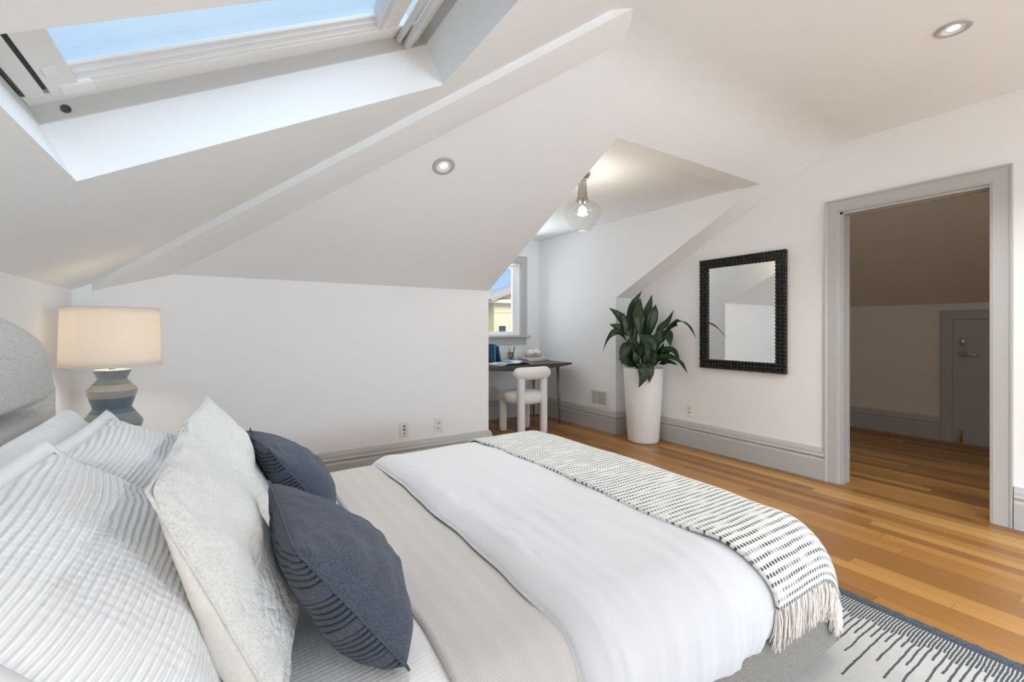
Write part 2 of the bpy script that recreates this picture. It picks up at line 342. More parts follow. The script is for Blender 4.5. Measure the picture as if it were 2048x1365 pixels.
def mk_rug():
    m = NT('cream_rug_black_lines'); v = m.obj(); x, y, z = m.sep(v)
    wob = m.math('MULTIPLY', m.math('SUBTRACT', m.noise(m.mapped(v, (14, 14, 1)), 1, 2), .5), .010)
    fz = m.math('MULTIPLY', m.math('SUBTRACT', m.noise(v, 300, 2), .5), .006)
    p = .0098
    fy = m.math('DIVIDE', m.math('ADD', m.math('ADD', y, wob), fz), p); i = m.math('FLOOR', fy); ff = m.math('ABSOLUTE', m.math('SUBTRACT', m.math('FRACT', fy), .5))
    dist = m.math('ADD', m.math('SUBTRACT', RX1 - .035, x), fz)
    tri = m.math('PINGPONG', i, 5.0); r = m.white(m.xyz(i, 2.0, 5.0)); r2 = m.white(m.xyz(i, 8.0, 1.0))
    mod = m.math('MODULO', m.math('ADD', i, 4000.0), 4.0)
    m0 = m.math('COMPARE', mod, 0.0, .1); m2 = m.math('COMPARE', mod, 2.0, .1)
    ln = m.math('ADD', m.math('MULTIPLY_ADD', tri, .008, .085), m.math('MULTIPLY', r, .02))
    ln = m.math('ADD', ln, m.math('MULTIPLY', m0, m.math('MULTIPLY_ADD', r2, .16, .22)))
    ln = m.math('ADD', ln, m.math('MULTIPLY', m2, m.math('MULTIPLY_ADD', r2, .10, .05)))
    line = m.math('MULTIPLY', m.math('LESS_THAN', ff, .32), m.math('LESS_THAN', dist, ln))
    edge = m.math('LESS_THAN', dist, 0.004)
    k = m.math('MAXIMUM', line, edge)
    pile = m.noise(v, 420, 3, .7); big = m.noise(v, 25, 3)
    cream = m.mix(big, (.76, .71, .64, 1), (.87, .83, .765, 1)); dark = m.mix(pile, (.012, .015, .020, 1), (.085, .095, .115, 1))
    m.set(m.mix(k, cream, dark), .95, sheen=.25, spec=.1); m.bump(m.math('ADD', pile, m.math('MULTIPLY', k, -.3)), 1.0, .010); return m.mat
M['rug'] = mk_rug()
def mk_leaf():
    m = NT('aspidistra_leaf'); u, w, z = m.sep(m.uv())
    vein = m.math('SINE', m.math('MULTIPLY', u, 95)); mid = m.math('LESS_THAN', m.math('ABSOLUTE', u), .035)
    n = m.noise(m.obj(), 18, 3)
    c = m.mix(n, (.006, .018, .004, 1), (.016, .044, .009, 1)); c = m.mix(m.math('MULTIPLY_ADD', vein, .10, .1), c, (.022, .060, .014, 1)); c = m.mix(m.math('MULTIPLY', mid, .45), c, (.05, .12, .03, 1))
    m.set(c, .33, spec=.42); m.bump(vein, .12, .001); return m.mat
M['leaf'] = mk_leaf()
M['stem'] = plain('leaf_stem', (.05, .085, .03), .5)
M['soil'] = plain('potting_soil', (.035, .026, .02), .95, nscale=60, nstr=.9, dist=.01, var=.5)
M['planter'] = plain('matte_white_planter', (.80, .79, .77), .48, nscale=30, nstr=.03)
M['walnut'] = plain('dark_desk_veneer', (.055, .045, .040), .38, nscale=25, nstr=.05, var=.3)
M['desk_leg'] = plain('grey_desk_leg', (.20, .185, .165), .35, .3)
M['paper'] = plain('paper_pages', (.82, .82, .80), .7, nscale=300, nstr=.05)
M['cover_grey'] = plain('magazine_cover_grey', (.30, .31, .34), .4)
M['cover_white'] = plain('magazine_cover_white', (.74, .75, .76), .4)
M['teal'] = plain('teal_book_cloth', (.012, .20, .32), .6, nscale=400)
M['tealdk'] = plain('dark_teal_book_cloth', (.012, .06, .085), .6, nscale=400)
M['navybook'] = plain('navy_book_cloth', (.02, .055, .15), .6, nscale=400)
M['ceramic'] = plain('white_matte_ceramic', (.80, .78, .74), .55, nscale=120, nstr=.3, dist=.003)
M['bead'] = plain('natural_wood_bead', (.66, .50, .34), .6)
M['beadw'] = plain('pale_wood_bead', (.72, .66, .56), .65)
M['tray'] = plain('wood_tray', (.28, .16, .09), .6)
def mk_page():
    m = NT('printed_magazine_page'); u, w, z = m.sep(m.uv())
    pic = m.math('MULTIPLY', m.math('GREATER_THAN', w, .45), m.math('LESS_THAN', u, .85)); n = m.noise(m.uv(), 6, 4)
    img = m.ramp(n, [(.35, (.03, .13, .19, 1)), (.5, (.16, .33, .40, 1)), (.62, (.62, .70, .72, 1)), (.75, (.85, .85, .82, 1))])
    txt = m.math('MULTIPLY', m.math('GREATER_THAN', m.math('SINE', m.math('MULTIPLY', w, 170)), .3), m.math('GREATER_THAN', m.math('PINGPONG', u, .25), .05))
    c = m.mix(m.math('MULTIPLY', txt, .25), (.80, .81, .81, 1), (.25, .26, .28, 1)); m.set(m.mix(pic, c, img), .35); return m.mat
M['page'] = mk_page()
def mk_glaze():
    m = NT('banded_blue_grey_glaze'); v = m.obj(); x, y, z = m.sep(v)
    st = m.noise(m.mapped(v, (90, 90, 6)), 1, 3); sp = m.noise(v, 220, 2)
    # bands by height above the lamp's foot
    band = m.ramp(m.math('DIVIDE', z, .42), [(0, (.14, .19, .21, 1)), (.30, (.14, .19, .21, 1)), (.325, (.22, .25, .25, 1)), (.50, (.24, .27, .27, 1)), (.507, (.085, .145, .195, 1)), (.675, (.085, .145, .195, 1)), (.69, (.33, .31, .28, 1)), (.825, (.35, .33, .295, 1)), (.835, (.15, .185, .19, 1)), (1, (.17, .20, .20, 1))])
    m.set(m.mix(m.math('MULTIPLY', st, .30), band, m.mix(.5, band, (.42, .44, .42, 1))), m.math('MULTIPLY_ADD', sp, .2, .28)); m.bump(m.math('ADD', st, sp), .15, .002); return m.mat
M['glaze'] = mk_glaze()
M['oakbox'] = plain('pale_oak', (.50, .37, .24), .5, nscale=20, var=.15)
M['stucco'] = plain('yellow_stucco', (.70, .58, .38), .9, nscale=8, var=.06)
M['stucco_dark'] = plain('darker_yellow_stucco', (.52, .41, .22), .9, nscale=8, var=.06)  # darker yellow than the bay wall
M['fascia'] = plain('cream_fascia', (.80, .70, .52), .7)
M['roof'] = plain('grey_shingle', (.33, .34, .37), .9, nscale=14, var=.25, nstr=.5, dist=.02)
M['rake'] = plain('red_brown_rake', (.40, .28, .22), .8)
M['darkpane'] = plain('dark_house_pane', (.06, .065, .075), .15, nstr=0)
M['lens_on'] = emit('lit_downlight_lens', (1, .95, .86), 14)
M['bulb_on'] = emit('lit_bulb', (1, .86, .66), 30)
M['lamp_bulb'] = emit('lit_lamp_bulb', (1, .78, .5), 6)
m = NT('pendant_glass'); t = m.n('BsdfTransparent'); t.inputs[0].default_value = (.965, .965, .96, 1); g = m.n('BsdfGlossy'); g.inputs['Roughness'].default_value = .03
lw = m.n('LayerWeight'); lw.inputs[0].default_value = .25; f = m.math('MULTIPLY_ADD', m.math('POWER', lw.outputs['Facing'], 1.6), .55, .045)
x = m.n('MixShader'); m.l(f, x.inputs[0]); m.l(t.outputs[0], x.inputs[1]); m.l(g.outputs[0], x.inputs[2]); m.l(x.outputs[0], m.out.inputs[0]); M['pglass'] = m.mat

# ------------------------------------------------------------------ the room
XL, XM, XC, XD = -.714, 3.733, 3.496, 1.938      # left wall, mirror wall, right and left dormer cheek
YK, YD, YB = 3.397, 4.773, -5.0                  # knee wall, dormer end wall, wall behind the viewer
H = 2.454                                        # flat ceiling
KS, ZS = .52, 1.451                              # far slope: pitch and height on the knee wall
KT, ZT = .54, 1.335                              # headboard-side slope
YS = YK - (H - ZS) / KS                          # where the far slope meets the flat ceiling
XT = XL + (H - ZT) / KT
XF = 6.07                                        # closet eave wall
zS = lambda y: ZS + KS * (YK - y)
zT = lambda x: ZT + KT * (x - XL)
ZD = 2.245; YH = YK - (ZD - ZS) / KS             # dormer ceiling height, header edge
def struct(name, mb, mats, **kw):
    o = mb.build(name, mats, **kw); o['kind'] = 'structure'; return o

mb = MB(); mb.box(XL - .1, XF + .1, YB - .1, YD + .1, -.1, 0); struct('floor', mb, M['floor'], fixn=True)
# ceiling: flat part, far slope with the dormer notch, headboard slope with the skylight hole
TH = math.atan(KT); ET = lambda e, o: (XL + e * cos(TH) - o * sin(TH), ZT + e * sin(TH) + o * cos(TH))
def sk(e, y, o): x, z = ET(e, o); return (x, y, z)
E0, E1, Y0, Y1, SO = .414, 1.672, .986, 1.705, .157
eT = (XT - XL) / cos(TH)
XW = XL + (ZS - ZT) / KT                          # on the knee wall the hip starts here
def hip_y(x): return YK - (zT(x) - ZS) / KS        # the hip in plan
mb = MB()
RB = .14                                          # softened bend between slope and flat
def arc_pts():
    out = []
    for k in range(7):
        t = k / 6; a = (1 - t) ** 2; b = 2 * t * (1 - t); c = t * t
        out.append((a * (YS + RB) + b * YS + c * (YS - RB), a * zS(YS + RB) + b * H + c * H))
    return out
AP = arc_pts()
# far slope
mb.poly([(XW, YK, ZS), (XD, YK, ZS), (XD, YS + RB, zS(YS + RB)), (XT - RB * KS / KT, YS + RB, zS(YS + RB))])
mb.poly([(XD, YH, ZD), (XC, YH, ZD), (XC, YS + RB, zS(YS + RB)), (XD, YS + RB, zS(YS + RB))])
mb.poly([(XC, YK, ZS), (XM, YK, ZS), (XM, YS + RB, zS(YS + RB)), (XC, YS + RB, zS(YS + RB))])
vs = [(x, y, z) for (y, z) in AP for x in (XT - .25, XM)]
mb.add(vs, [(2 * i, 2 * i + 1, 2 * i + 3, 2 * i + 2) for i in range(6)], smooth=True)
mb.poly([(XT, YS - RB, H), (XM, YS - RB, H), (XM, YB, H), (XT, YB, H)])
# headboard slope around the skylight
def tq(e0, e1, y0, y1): mb.quad(sk(e0, y0, 0), sk(e1, y0, 0), sk(e1, y1, 0), sk(e0, y1, 0))
K0, K1 = -2.1, -1.1        # an added, unseen skylight behind the viewer, cut for fill light
tq(0, eT, YB, K0); tq(0, eT, K1, Y0); tq(0, E0, K0, K1); tq(E1, eT, K0, K1); tq(0, E0, Y0, Y1)
for a, b in (((E0, K1), (E1, K1)), ((E1, K1), (E1, K0)), ((E1, K0), (E0, K0)), ((E0, K0), (E0, K1))): mb.quad(sk(a[0], a[1], 0), sk(b[0], b[1], 0), sk(b[0], b[1], .2), sk(a[0], a[1], .2))
mb.quad(sk(E1, Y0, 0), sk(eT, Y0, 0), (XT, hip_y(XT), H), (ET(E1, 0)[0], hip_y(ET(E1, 0)[0]), ET(E1, 0)[1]))
mb.poly([sk(0, Y1, 0), sk(E1, Y1, 0), sk(E1, hip_y(ET(E1, 0)[0]), 0), (XW, YK, ZS), (XL, YK, ZT)])
# skylight shaft
for a, b in (((E0, Y1), (E1, Y1)), ((E1, Y1), (E1, Y0)), ((E1, Y0), (E0, Y0)), ((E0, Y0), (E0, Y1))):
    mb.quad(sk(a[0], a[1], 0), sk(b[0], b[1], 0), sk(b[0], b[1], SO + .06), sk(a[0], a[1], SO + .06))
# dormer soffit and ceiling
mb.quad((XD, YH, ZD), (XC, YH, ZD), (XC, YH + .15, ZD), (XD, YH + .15, ZD))
mb.quad((XD, YH + .15, ZD), (XC, YH + .15, ZD), (XC, YH + .15, ZD + .012), (XD, YH + .15, ZD + .012))
mb.quad((XD, YH + .15, ZD + .012), (XC, YH + .15, ZD + .012), (XC, YD, ZD + .035), (XD, YD, ZD + .035))
# closet ceiling
mb.quad((XM + .11, -.3, 1.37 + .52 * (XF - XM - .11)), (XF, -.3, 1.37), (XF, 2.75, 1.37), (XM + .11, 2.75, 1.37 + .52 * (XF - XM - .11)), 1)
struct('ceiling', mb, [M['ceil'], M['closet']])
# hip beam
mb = MB()
b1, b2, b3, b4 = (-.635, YK, 1.334), (-.27, YK, 1.449), (1.575, 1.421, 2.462), (1.44, 1.275, 2.462)
t1, t4, u3 = (-.635, YK, 1.42), (1.37, 1.325, 2.50), (1.60, 1.45, 2.60)
u2 = (-.27, YK, 1.56)
mb.add([b1, b2, b3, b4, t1, t4, u3, u2], [(0, 1, 2, 3), (0, 3, 5, 4), (1, 7, 6, 2), (4, 5, 6, 7), (0, 4, 7, 1), (3, 2, 6, 5)])
struct('trim_1', mb, M['ceil'])

mb = MB(); mb.quad((XL, YB, 0), (XL, YK, 0), (XL, YK, ZT), (XL, YB, ZT)); struct('wall_left', mb, M['wall'])
mb = MB(); mb.poly([(XL, YK, 0), (XD, YK, 0), (XD, YK, ZS), (XW, YK, ZS), (XL, YK, ZT)])
mb.quad((XC, YK, 0), (XM, YK, 0), (XM, YK, ZS), (XC, YK, ZS)); struct('wall_knee', mb, M['wall'])
mb = MB()
for X in (XD, XC): mb.poly([(X, YK, 0), (X, YD, 0), (X, YD, ZD + .035), (X, YH + .15, ZD + .012), (X, YH + .15, ZD), (X, YH, ZD), (X, YK, ZS)])
struct('wall_dormer_cheek', mb, M['wall'])
WX0, WX1, WZ0, WZ1 = 2.24, 3.19, 1.035, 1.96      # dormer window opening
def holed(mb, P, a0, a1, z0, z1, h0, h1, g0, g1):
    for r in ((a0, h0, z0, z1), (h1, a1, z0, z1), (h0, h1, z0, g0), (h0, h1, g1, z1)):
        if r[1] - r[0] > 1e-4 and r[3] - r[2] > 1e-4: mb.quad(P(r[0], r[2]), P(r[1], r[2]), P(r[1], r[3]), P(r[0], r[3]))
mb = MB(); holed(mb, lambda a, z: (a, YD, z), XD, XC, 0, ZD + .035, WX0, WX1, WZ0, WZ1)
for r in ((WX0, WZ0, WX0, WZ1), (WX1, WZ0, WX1, WZ1), (WX0, WZ0, WX1, WZ0), (WX0, WZ1, WX1, WZ1)): mb.quad((r[0], YD, r[1]), (r[2], YD, r[3]), (r[2], YD + .14, r[3]), (r[0], YD + .14, r[1]))
struct('wall_dormer_end', mb, M['wall'])
DY0, DY1, DZ = .676, 1.428, 1.96                  # closet doorway
mb = MB()
for X in (XM, XM + .11):
    mt = 0
    if X == XM: holed(mb, lambda a, z: (X, a, z), YB, DY0, 0, H, -4.0, -2.7, .8, 2.2)
    else: mb.quad((X, -.3, 0), (X, DY0, 0), (X, DY0, H), (X, -.3, H), 1)
    mb.quad((X, DY0, DZ), (X, DY1, DZ), (X, DY1, H), (X, DY0, H), 0 if X == XM else 1)
    mb.poly([(X, DY1, 0), (X, YK, 0), (X, YK, ZS)] + [(X, y, z) for y, z in AP if y > DY1] + [(X, DY1, H)], 0 if X == XM else 1)
struct('wall_right', mb, [M['wall'], M['closet']])
mb = MB()
bw = [(-.1, 1.2), (1.8, 3.1)]
holed(mb, lambda a, z: (a, YB, z), XL, 1.5, 0, H, -.1, 1.2, .8, 2.2); holed(mb, lambda a, z: (a, YB, z), 1.5, XM, 0, H, 1.8, 3.1, .8, 2.2)
struct('wall_back', mb, M['wall'])
mb = MB()
mb.quad((XF, -.3, 0), (XF, 2.75, 0), (XF, 2.75, 1.37), (XF, -.3, 1.37))
for Y in (-.3, 2.75): mb.poly([(XM + .11, Y, 0), (XF, Y, 0), (XF, Y, 1.37), (XM + .11, Y, 1.37 + .52 * (XF - XM - .11))])
struct('wall_closet', mb, M['closet'])

# baseboards
BBP = [(0, .234), (.008, .233), (.010, .226), (.016, .222), (.018, .214), (.022, .210), (.024, .190), (.029, .180), (.029, .174), (.018, .170), (.018, .162), (.022, .158), (.027, .145), (.027, 0), (0, 0)]
def baseboard(name, path, mat='trim'):
    """path: wall corner points in order; the room lies to the right of the walking direction (closed by mitres)."""
    P = [Vector(p) for p in path]; out = []
    for i, p in enumerate(P):
        ns = []
        for a, b in ((i - 1, i), (i, i + 1)):
            if a >= 0 and b < len(P):
                d = (P[b] - P[a]).normalized(); ns.append(Vector((d.y, -d.x)))
        n = ns[0] if len(ns) == 1 else (ns[0] + ns[1]) / (1 + ns[0].dot(ns[1]))
        out.append((p.x, p.y, n.x, n.y))
    mb = MB(); mb.sweep(BBP, out); return struct(name, mb, M[mat])
baseboard('baseboard_left', [(XL, YB), (XL, YK)])
baseboard('baseboard_knee', [(XL, YK), (XD, YK), (XD, YD)])
baseboard('baseboard_dormer', [(XD, YD), (XC, YD), (XC, YK), (XM, YK), (XM, 1.515)])
baseboard('baseboard_right', [(XM, .582), (XM, YB)])
baseboard('baseboard_closet', [(XF, 2.75), (XF, 1.455)])

# casings
CP = [(0, 0), (0, .016), (.012, .019), (.012, .022), (.074, .022), (.079, .028), (.086, .030), (.090, .030), (.090, 0)]   # (outward from the opening, off the wall)
def casing(mb, P, a0, a1, z0, z1, prof=CP, legs=True, bottom=False):
    """P(a, z, off): three-sided casing around an opening a0..a1, z0..z1."""
    n = len(prof)
    rings = []
    for a, z, sa, sz in ((a0, z0, -1, 0), (a0, z1, -1, 1), (a1, z1, 1, 1), (a1, z0, 1, 0)):
        rings.append([P(a + sa * d, z + sz * d, o) for d, o in prof])
    vs = [p for r in rings for p in r]
    fs = [(i * n + k, i * n + (k + 1) % n, (i + 1) * n + (k + 1) % n, (i + 1) * n + k) for i in range(3) for k in range(n)]
    mb.add(vs, fs + [tuple(range(n)), tuple(range(3 * n, 4 * n))[::-1]])
d1 = setting('door_1')
mb = MB(); casing(mb, lambda a, z, o: (XM - o, a, z), DY0, DY1, 0, DZ); mb.build('door_casing', M['trim'], d1)
mb = MB()
for x0, x1 in ((XM - .002, XM + .040), (XM + .068, XM + .112)):
    mb.box(x0, x1, DY0 - .01, DY0 + .004, 0, DZ); mb.box(x0, x1, DY1 - .018, DY1 + .01, 0, DZ); mb.box(x0, x1, DY0, DY1, DZ - .018, DZ + .01)
mb.box(XM, XM + .11, DY1 - .002, DY1 + .01, 0, DZ); mb.box(XM, XM + .11, DY0 - .01, DY0 + .001, 0, DZ); mb.box(XM, XM + .11, DY0, DY1, DZ - .004, DZ + .01)
mb.build('door_jamb', M['trim'], d1, bevel=.0015)
d2 = setting('door_2')
mb = MB(); casing(mb, lambda a, z, o: (XF - o, a, z), .62, 1.362, 0, 1.213); mb.build('door_casing', M['trim'], d2)
mb = MB(); mb.box(XF - .012, XF + .02, .624, 1.355, .012, 1.208); pan = mb.build('door_panel', M['trim'], d2, bevel=.002)
mb = MB(); mb.box(XF - .026, XF - .012, 1.262, 1.312, .972, 1.022); mb.tube([(XF - .05, 1.287, .997), (XF - .02, 1.287, .997)], .016, 14); mb.box(XF - .062, XF - .05, 1.281, 1.293, .955, 1.003)
mb.build('deadbolt', M['chrome'], pan, bevel=.002)
mb = MB(); mb.box(XF - .024, XF - .012, 1.262, 1.312, .848, .898); mb.tube([(XF - .06, 1.287, .873), (XF - .02, 1.287, .873)], .011, 12); mb.tube([(XF - .056, 1.291, .873), (XF - .058, 1.24, .874), (XF - .054, 1.165, .868)], [.010, .010, .009], 10)
mb.build('lever_handle', M['chrome'], pan, bevel=.002)
mb = MB(); mb.box(XF - .02, XF - .012, 1.285, 1.315, .02, .13); mb.tube([(XF - .028, 1.30, .002), (XF - .028, 1.30, .14)], .007, 10); mb.sphere((XF - .04, 1.30, .09), .011)
mb.build('floor_bolt', M['brass'], pan, bevel=.001)

# dormer window
w1 = setting('window_1')
mb = MB(); casing(mb, lambda a, z, o: (a, YD - o, z), WX0, WX1, WZ0, WZ1); mb.build('window_casing', M['trim'], w1)
mb = MB(); mb.box(WX0 - .13, WX1 + .13, YD - .065, YD + .10, 1.005, 1.035); mb.build('window_stool', M['trim'], w1, bevel=.008, bseg=3)
mb = MB(); mb.box(WX0 - .085, WX1 + .085, YD - .022, YD - .001, .925, 1.006); mb.box(WX0 - .088, WX1 + .088, YD - .032, YD - .001, .925, .938); mb.build('window_apron', M['trim'], w1, bevel=.004)
mb = MB(); 
for a0, a1, c0, c1 in ((WX0, WX0 + .022, WZ0, WZ1), (WX1 - .022, WX1, WZ0, WZ1), (WX0 + .022, WX1 - .022, WZ1 - .018, WZ1), (WX0 + .022, WX1 - .022, WZ0, WZ0 + .012)): mb.box(a0, a1, YD + .005, YD + .14, c0, c1)
for a0, a1, c0, c1 in ((WX0 + .022, WX0 + .032, WZ0, WZ1), (WX1 - .032, WX1 - .022, WZ0, WZ1), (WX0 + .032, WX1 - .032, WZ1 - .028, WZ1 - .018)): mb.box(a0, a1, YD + .035, YD + .06, c0, c1)
mb.build('window_jamb', M['sash'], w1, bevel=.0015)
mb = MB(); q0, q1, q2, q3 = WX0 + .03, WX1 - .03, WZ0 + .012, WZ1 - .026
for a0, a1, c0, c1 in ((q0, q0 + .045, q2, q3), (q1 - .045, q1, q2, q3), (q0 + .044, q1 - .044, q2, q2 + .038), (q0 + .044, q1 - .044, q3 - .03, q3)): mb.box(a0, a1, YD + .062, YD + .10, c0, c1)
sa = mb.build('window_sash', M['sash'], w1, bevel=.003)
mb = MB(); mb.box(q0 + .04, q1 - .04, YD + .080, YD + .084, q2 + .034, q3 - .026); mb.build('window_pane', M['glass'], sa)

# skylight
w2 = setting('window_2')
mb = MB(); T = .03
for (a0, a1, b0, b1) in ((E0, E1, Y1 - .004, Y1 + T), (E0, E1, Y0 - T, Y0 + .004), (E0 - T, E0 + .004, Y0, Y1), (E1 - .004, E1 + T, Y0, Y1)): mb.fbox(sk, a0, a1, b0, b1, SO, .256)
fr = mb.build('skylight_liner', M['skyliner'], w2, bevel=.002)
mb = MB(); g = .014; f0 = .205
for (a0, a1, b0, b1) in ((E0 + .004, E1 - .004, Y1 - .052, Y1 - .002), (E0 + .004, E1 - .004, Y0 + .002, Y0 + .052), (E0 + .014, E0 + .055, Y0 + .052, Y1 - .052), (E1 - .075, E1 - .004, Y0 + .052, Y1 - .052)): mb.fbox(sk, a0, a1, b0, b1, f0, .256)
mb.build('skylight_frame', M['skyframe'], w2, bevel=.003)
mb = MB(); mb.fbox(sk, E0 + .007, E0 + .014, Y0, Y1 - .03, f0 + .004, .30); mb.fbox(sk, E0 + .055, E0 + .063, Y0, Y1 - .05, f0 + .012, .30); mb.build('gasket', M['rubber'], w2)
mb = MB(); s0 = .197; GE0, GE1, GY0, GY1 = .548, 1.445, 1.11, 1.584
for (a0, a1, b0, b1, o0) in ((GE0 - .068, GE0, Y0 + .05, Y1 - .055, s0), (GE1, E1 - .13, Y0 + .05, Y1 - .06, s0 + .012), (GE0 - .02, E1 - .075, Y1 - .082, Y1 - .055, s0 + .004), (GE0, E1 - .075, Y0 + .055, GY0, s0)): mb.fbox(sk, a0, a1, b0, b1, o0, .2505)
mb.fbox(sk, GE0, GE1 + .01, GY1 + .026, Y1 - .080, s0 + .010, .2475); mb.fbox(sk, GE0, GE1 + .01, GY1 + .012, GY1 + .028, s0 + .022, .2445); mb.fbox(sk, GE0, GE1 + .01, GY1, GY1 + .014, s0 + .034, .2445)
mb.fbox(sk, GE1 + .012, GE1 + .03, Y0 + .05, Y1 - .10, s0 - .004, .27)
sash = mb.build('skylight_sash', M['skyframe'], w2, bevel=.003)
mb = MB(); mb.fbox(sk, GE0 - .01, GE1 + .01, GY0 - .01, GY1 + .01, .245, .251); mb.build('skylight_pane', M['glass'], sash)
for e0 in (GE0 - .045, E1 - .105):
    mb = MB(); mb.fbox(sk, e0, e0 + .075, Y1 - .100, Y1 - .052, s0 - .004, s0 + .01); mb.build('corner_bracket', M['sash'], w2, bevel=.004)
mb = MB(); mb.fbox(sk, GE0 - .055, GE0 - .025, Y1 - .20, Y1 - .155, s0 - .003, s0 + .003); mb.build('latch_plate', M['sash'], sash, bevel=.002)
for e0, oo, r in ((E1 - .088, .168, .016), (E1 - .052, .178, .011), (E1 - .115, .190, .012)):
    mb = MB(); mb.tube([sk(e0, Y0 + .01, oo), sk(e0, Y1 - .012, oo)], r, 14); mb.build('vent_bar', M['sash'], w2)
mb = MB(); c = sk(E0 + .075, Y1 - .005, SO + .024)
mb.lathe([(.0, 0), (.007, 0), (.007, .003), (.011, .003), (.011, 0)], 0, 0, 16, axis=lambda x, y, z: (c[0] + x, c[1] - z, c[2] + y)); mb.build('screw_cap', [M['rubber']], w2)

w6 = setting('window_6'); mb = MB()  # added unseen skylight, lets fill light in behind the viewer
for (a0, a1, b0, b1) in ((E0, E0 + .07, K0, K1), (E1 - .07, E1, K0, K1), (E0, E1, K0, K0 + .07), (E0, E1, K1 - .07, K1)): mb.fbox(sk, a0, a1, b0, b1, .18, .25)
s6 = mb.build('skylight_sash', M['skyframe'], w6, bevel=.003)
mb = MB(); mb.fbox(sk, E0 + .06, E1 - .06, K0 + .06, K1 - .06, .215, .221); mb.build('skylight_pane', M['glass'], s6)
# unseen windows behind the viewer, added to brighten the room
for k, (P, a0, a1) in enumerate(((lambda a, z, o: (a, YB + o, z), -.1, 1.2), (lambda a, z, o: (a, YB + o, z), 1.8, 3.1), (lambda a, z, o: (XM - o, a, z), -4.0, -2.7))):
    w = setting('window_%d' % (k + 3)); mb = MB(); casing(mb, P, a0, a1, .8, 2.2); mb.build('window_casing', M['trim'], w)
    F = lambda a, o, z: P(a, z, o); mb = MB()
    for q in ((a0, a0 + .05, .8, 2.2), (a1 - .05, a1, .8, 2.2), (a0, a1, .8, .86), (a0, a1, 2.15, 2.2), (a0, a1, 1.47, 1.53)): mb.fbox(F, q[0], q[1], -.06, -.02, q[2], q[3])
    mb.fbox(F, a0 - .12, a1 + .12, -.06, .06, .765, .80)
    s_ = mb.build('window_sash', M['sash'], w, bevel=.003)
    mb = MB(); mb.fbox(F, a0 + .04, a1 - .04, -.042, -.038, .85, 2.16); mb.build('window_pane', M['glass'], s_)

# ------------------------------------------------------------------ ceiling lamps
def downlight(name, label, loc, nrm, power):
    n = Vector(nrm).normalized(); a = Vector((1, 0, 0)); a = (a - n * a.dot(n)).normalized(); b = n.cross(a); L = Vector(loc)
    ax = lambda x, y, z: tuple(L + a * x + b * y + n * z)
    t = thing(name, label, 'light', loc, 'recessed ceiling lights')
    mb = MB(); mb.lathe([(.034, -.012), (.037, .001), (.040, .004), (.058, .006), (.062, .004), (.063, 0)], 0, 0, 40, axis=ax); mb.build('trim_ring', M['trim'], t)
    mb = MB(); mb.lathe([(.0005, -.001), (.018, .000), (.034, -.004)], 0, 0, 32, axis=ax); mb.build('lens', M['lens_on'], t)
    lamp('SPOT', 'downlight_beam', tuple(L + n * .03), power, (.96, 1.0, 1.0), aim=tuple(L + n), size=.03, spot_size=2.2, spot_blend=.8)
nS = Vector((0, -KS, -1)).normalized()
downlight('recessed_light', 'round recessed ceiling light on the far slope above the bed', (1.021, 2.291, zS(2.291) - .001), nS, 34)
downlight('recessed_light', 'round recessed ceiling light in the flat ceiling near the doorway', (2.718, .606, H - .001), (0, 0, -1), 58)

for q, (x, y) in enumerate(((.95, -1.6), (.95, -3.6), (2.75, -2.6))):  # out-of-view downlights added to brighten the room
    downlight('recessed_light', 'added round recessed fill light ' + ('behind the viewer beside the skylight slope', 'near the added left window behind the viewer', 'near the added right window behind the viewer')[q], (x, y, H - .001) if x > XT else (x, y, zT(x) - .001), (0, 0, -1) if x > XT else (sin(TH), 0, -cos(TH)), 60)
downlight('recessed_light', 'added recessed fill light on the closet slope out of sight of the doorway', (4.5, .0, 1.37 + .52 * (XF - 4.5) - .001), (-.52, 0, -1), 12)  # unseen light added to brighten the closet
# pendant in the dormer
PX, PY, PB = 2.20, 2.47, 1.826
pl = thing('pendant_lamp', 'clear glass bell pendant lamp hanging in the dormer', 'lamp', (PX, PY, PB))
PR = [(.060, 0), (.062, .010), (.056, .020), (.064, .030), (.095, .060), (.122, .105), (.133, .150), (.130, .180), (.112, .200), (.080, .214), (.055, .226), (.040, .245), (.033, .275), (.030, .320), (.030, .375)]
mb = MB(); mb.lathe([(r, PB + z) for r, z in PR], PX, PY, 48); mb.build('glass_shade', M['pglass'], pl)
mb = MB(); mb.lathe([(r + .0015, PB + z) for r, z in [(.052, .2275), (.040, .245), (.033, .275), (.030, .320), (.030, .378), (.001, .380)]], PX, PY, 32); mb.build('smoked_collar', thin_glass('smoked_collar_glass', (.80, .77, .72), 1.45, .86), pl)
mb = MB(); mb.tube([(PX, PY, PB + .225), (PX, PY, ZD + .012)], .004, 10); mb.build('stem', M['chrome'], pl)
mb = MB(); mb.lathe([(.001, ZD - .025), (.045, ZD - .02), (.06, ZD + .003), (.06, ZD + .013)], PX, PY, 32); mb.build('canopy', M['chrome'], pl)
mb = MB(); mb.lathe([(.001, PB + .235), (.012, PB + .232), (.014, PB + .200), (.014, PB + .188), (.001, PB + .186)], PX, PY, 20); mb.build('socket', M['chrome'], pl)
mb = MB(); mb.sphere((PX, PY, PB + .155), .030, 16, 12, sc=(1, 1, 1.2)); mb.build('bulb', M['bulb_on'], pl)
lamp('POINT', 'pendant_glow', (PX, PY, PB + .155), 10, (1, .92, .80), size=.040)

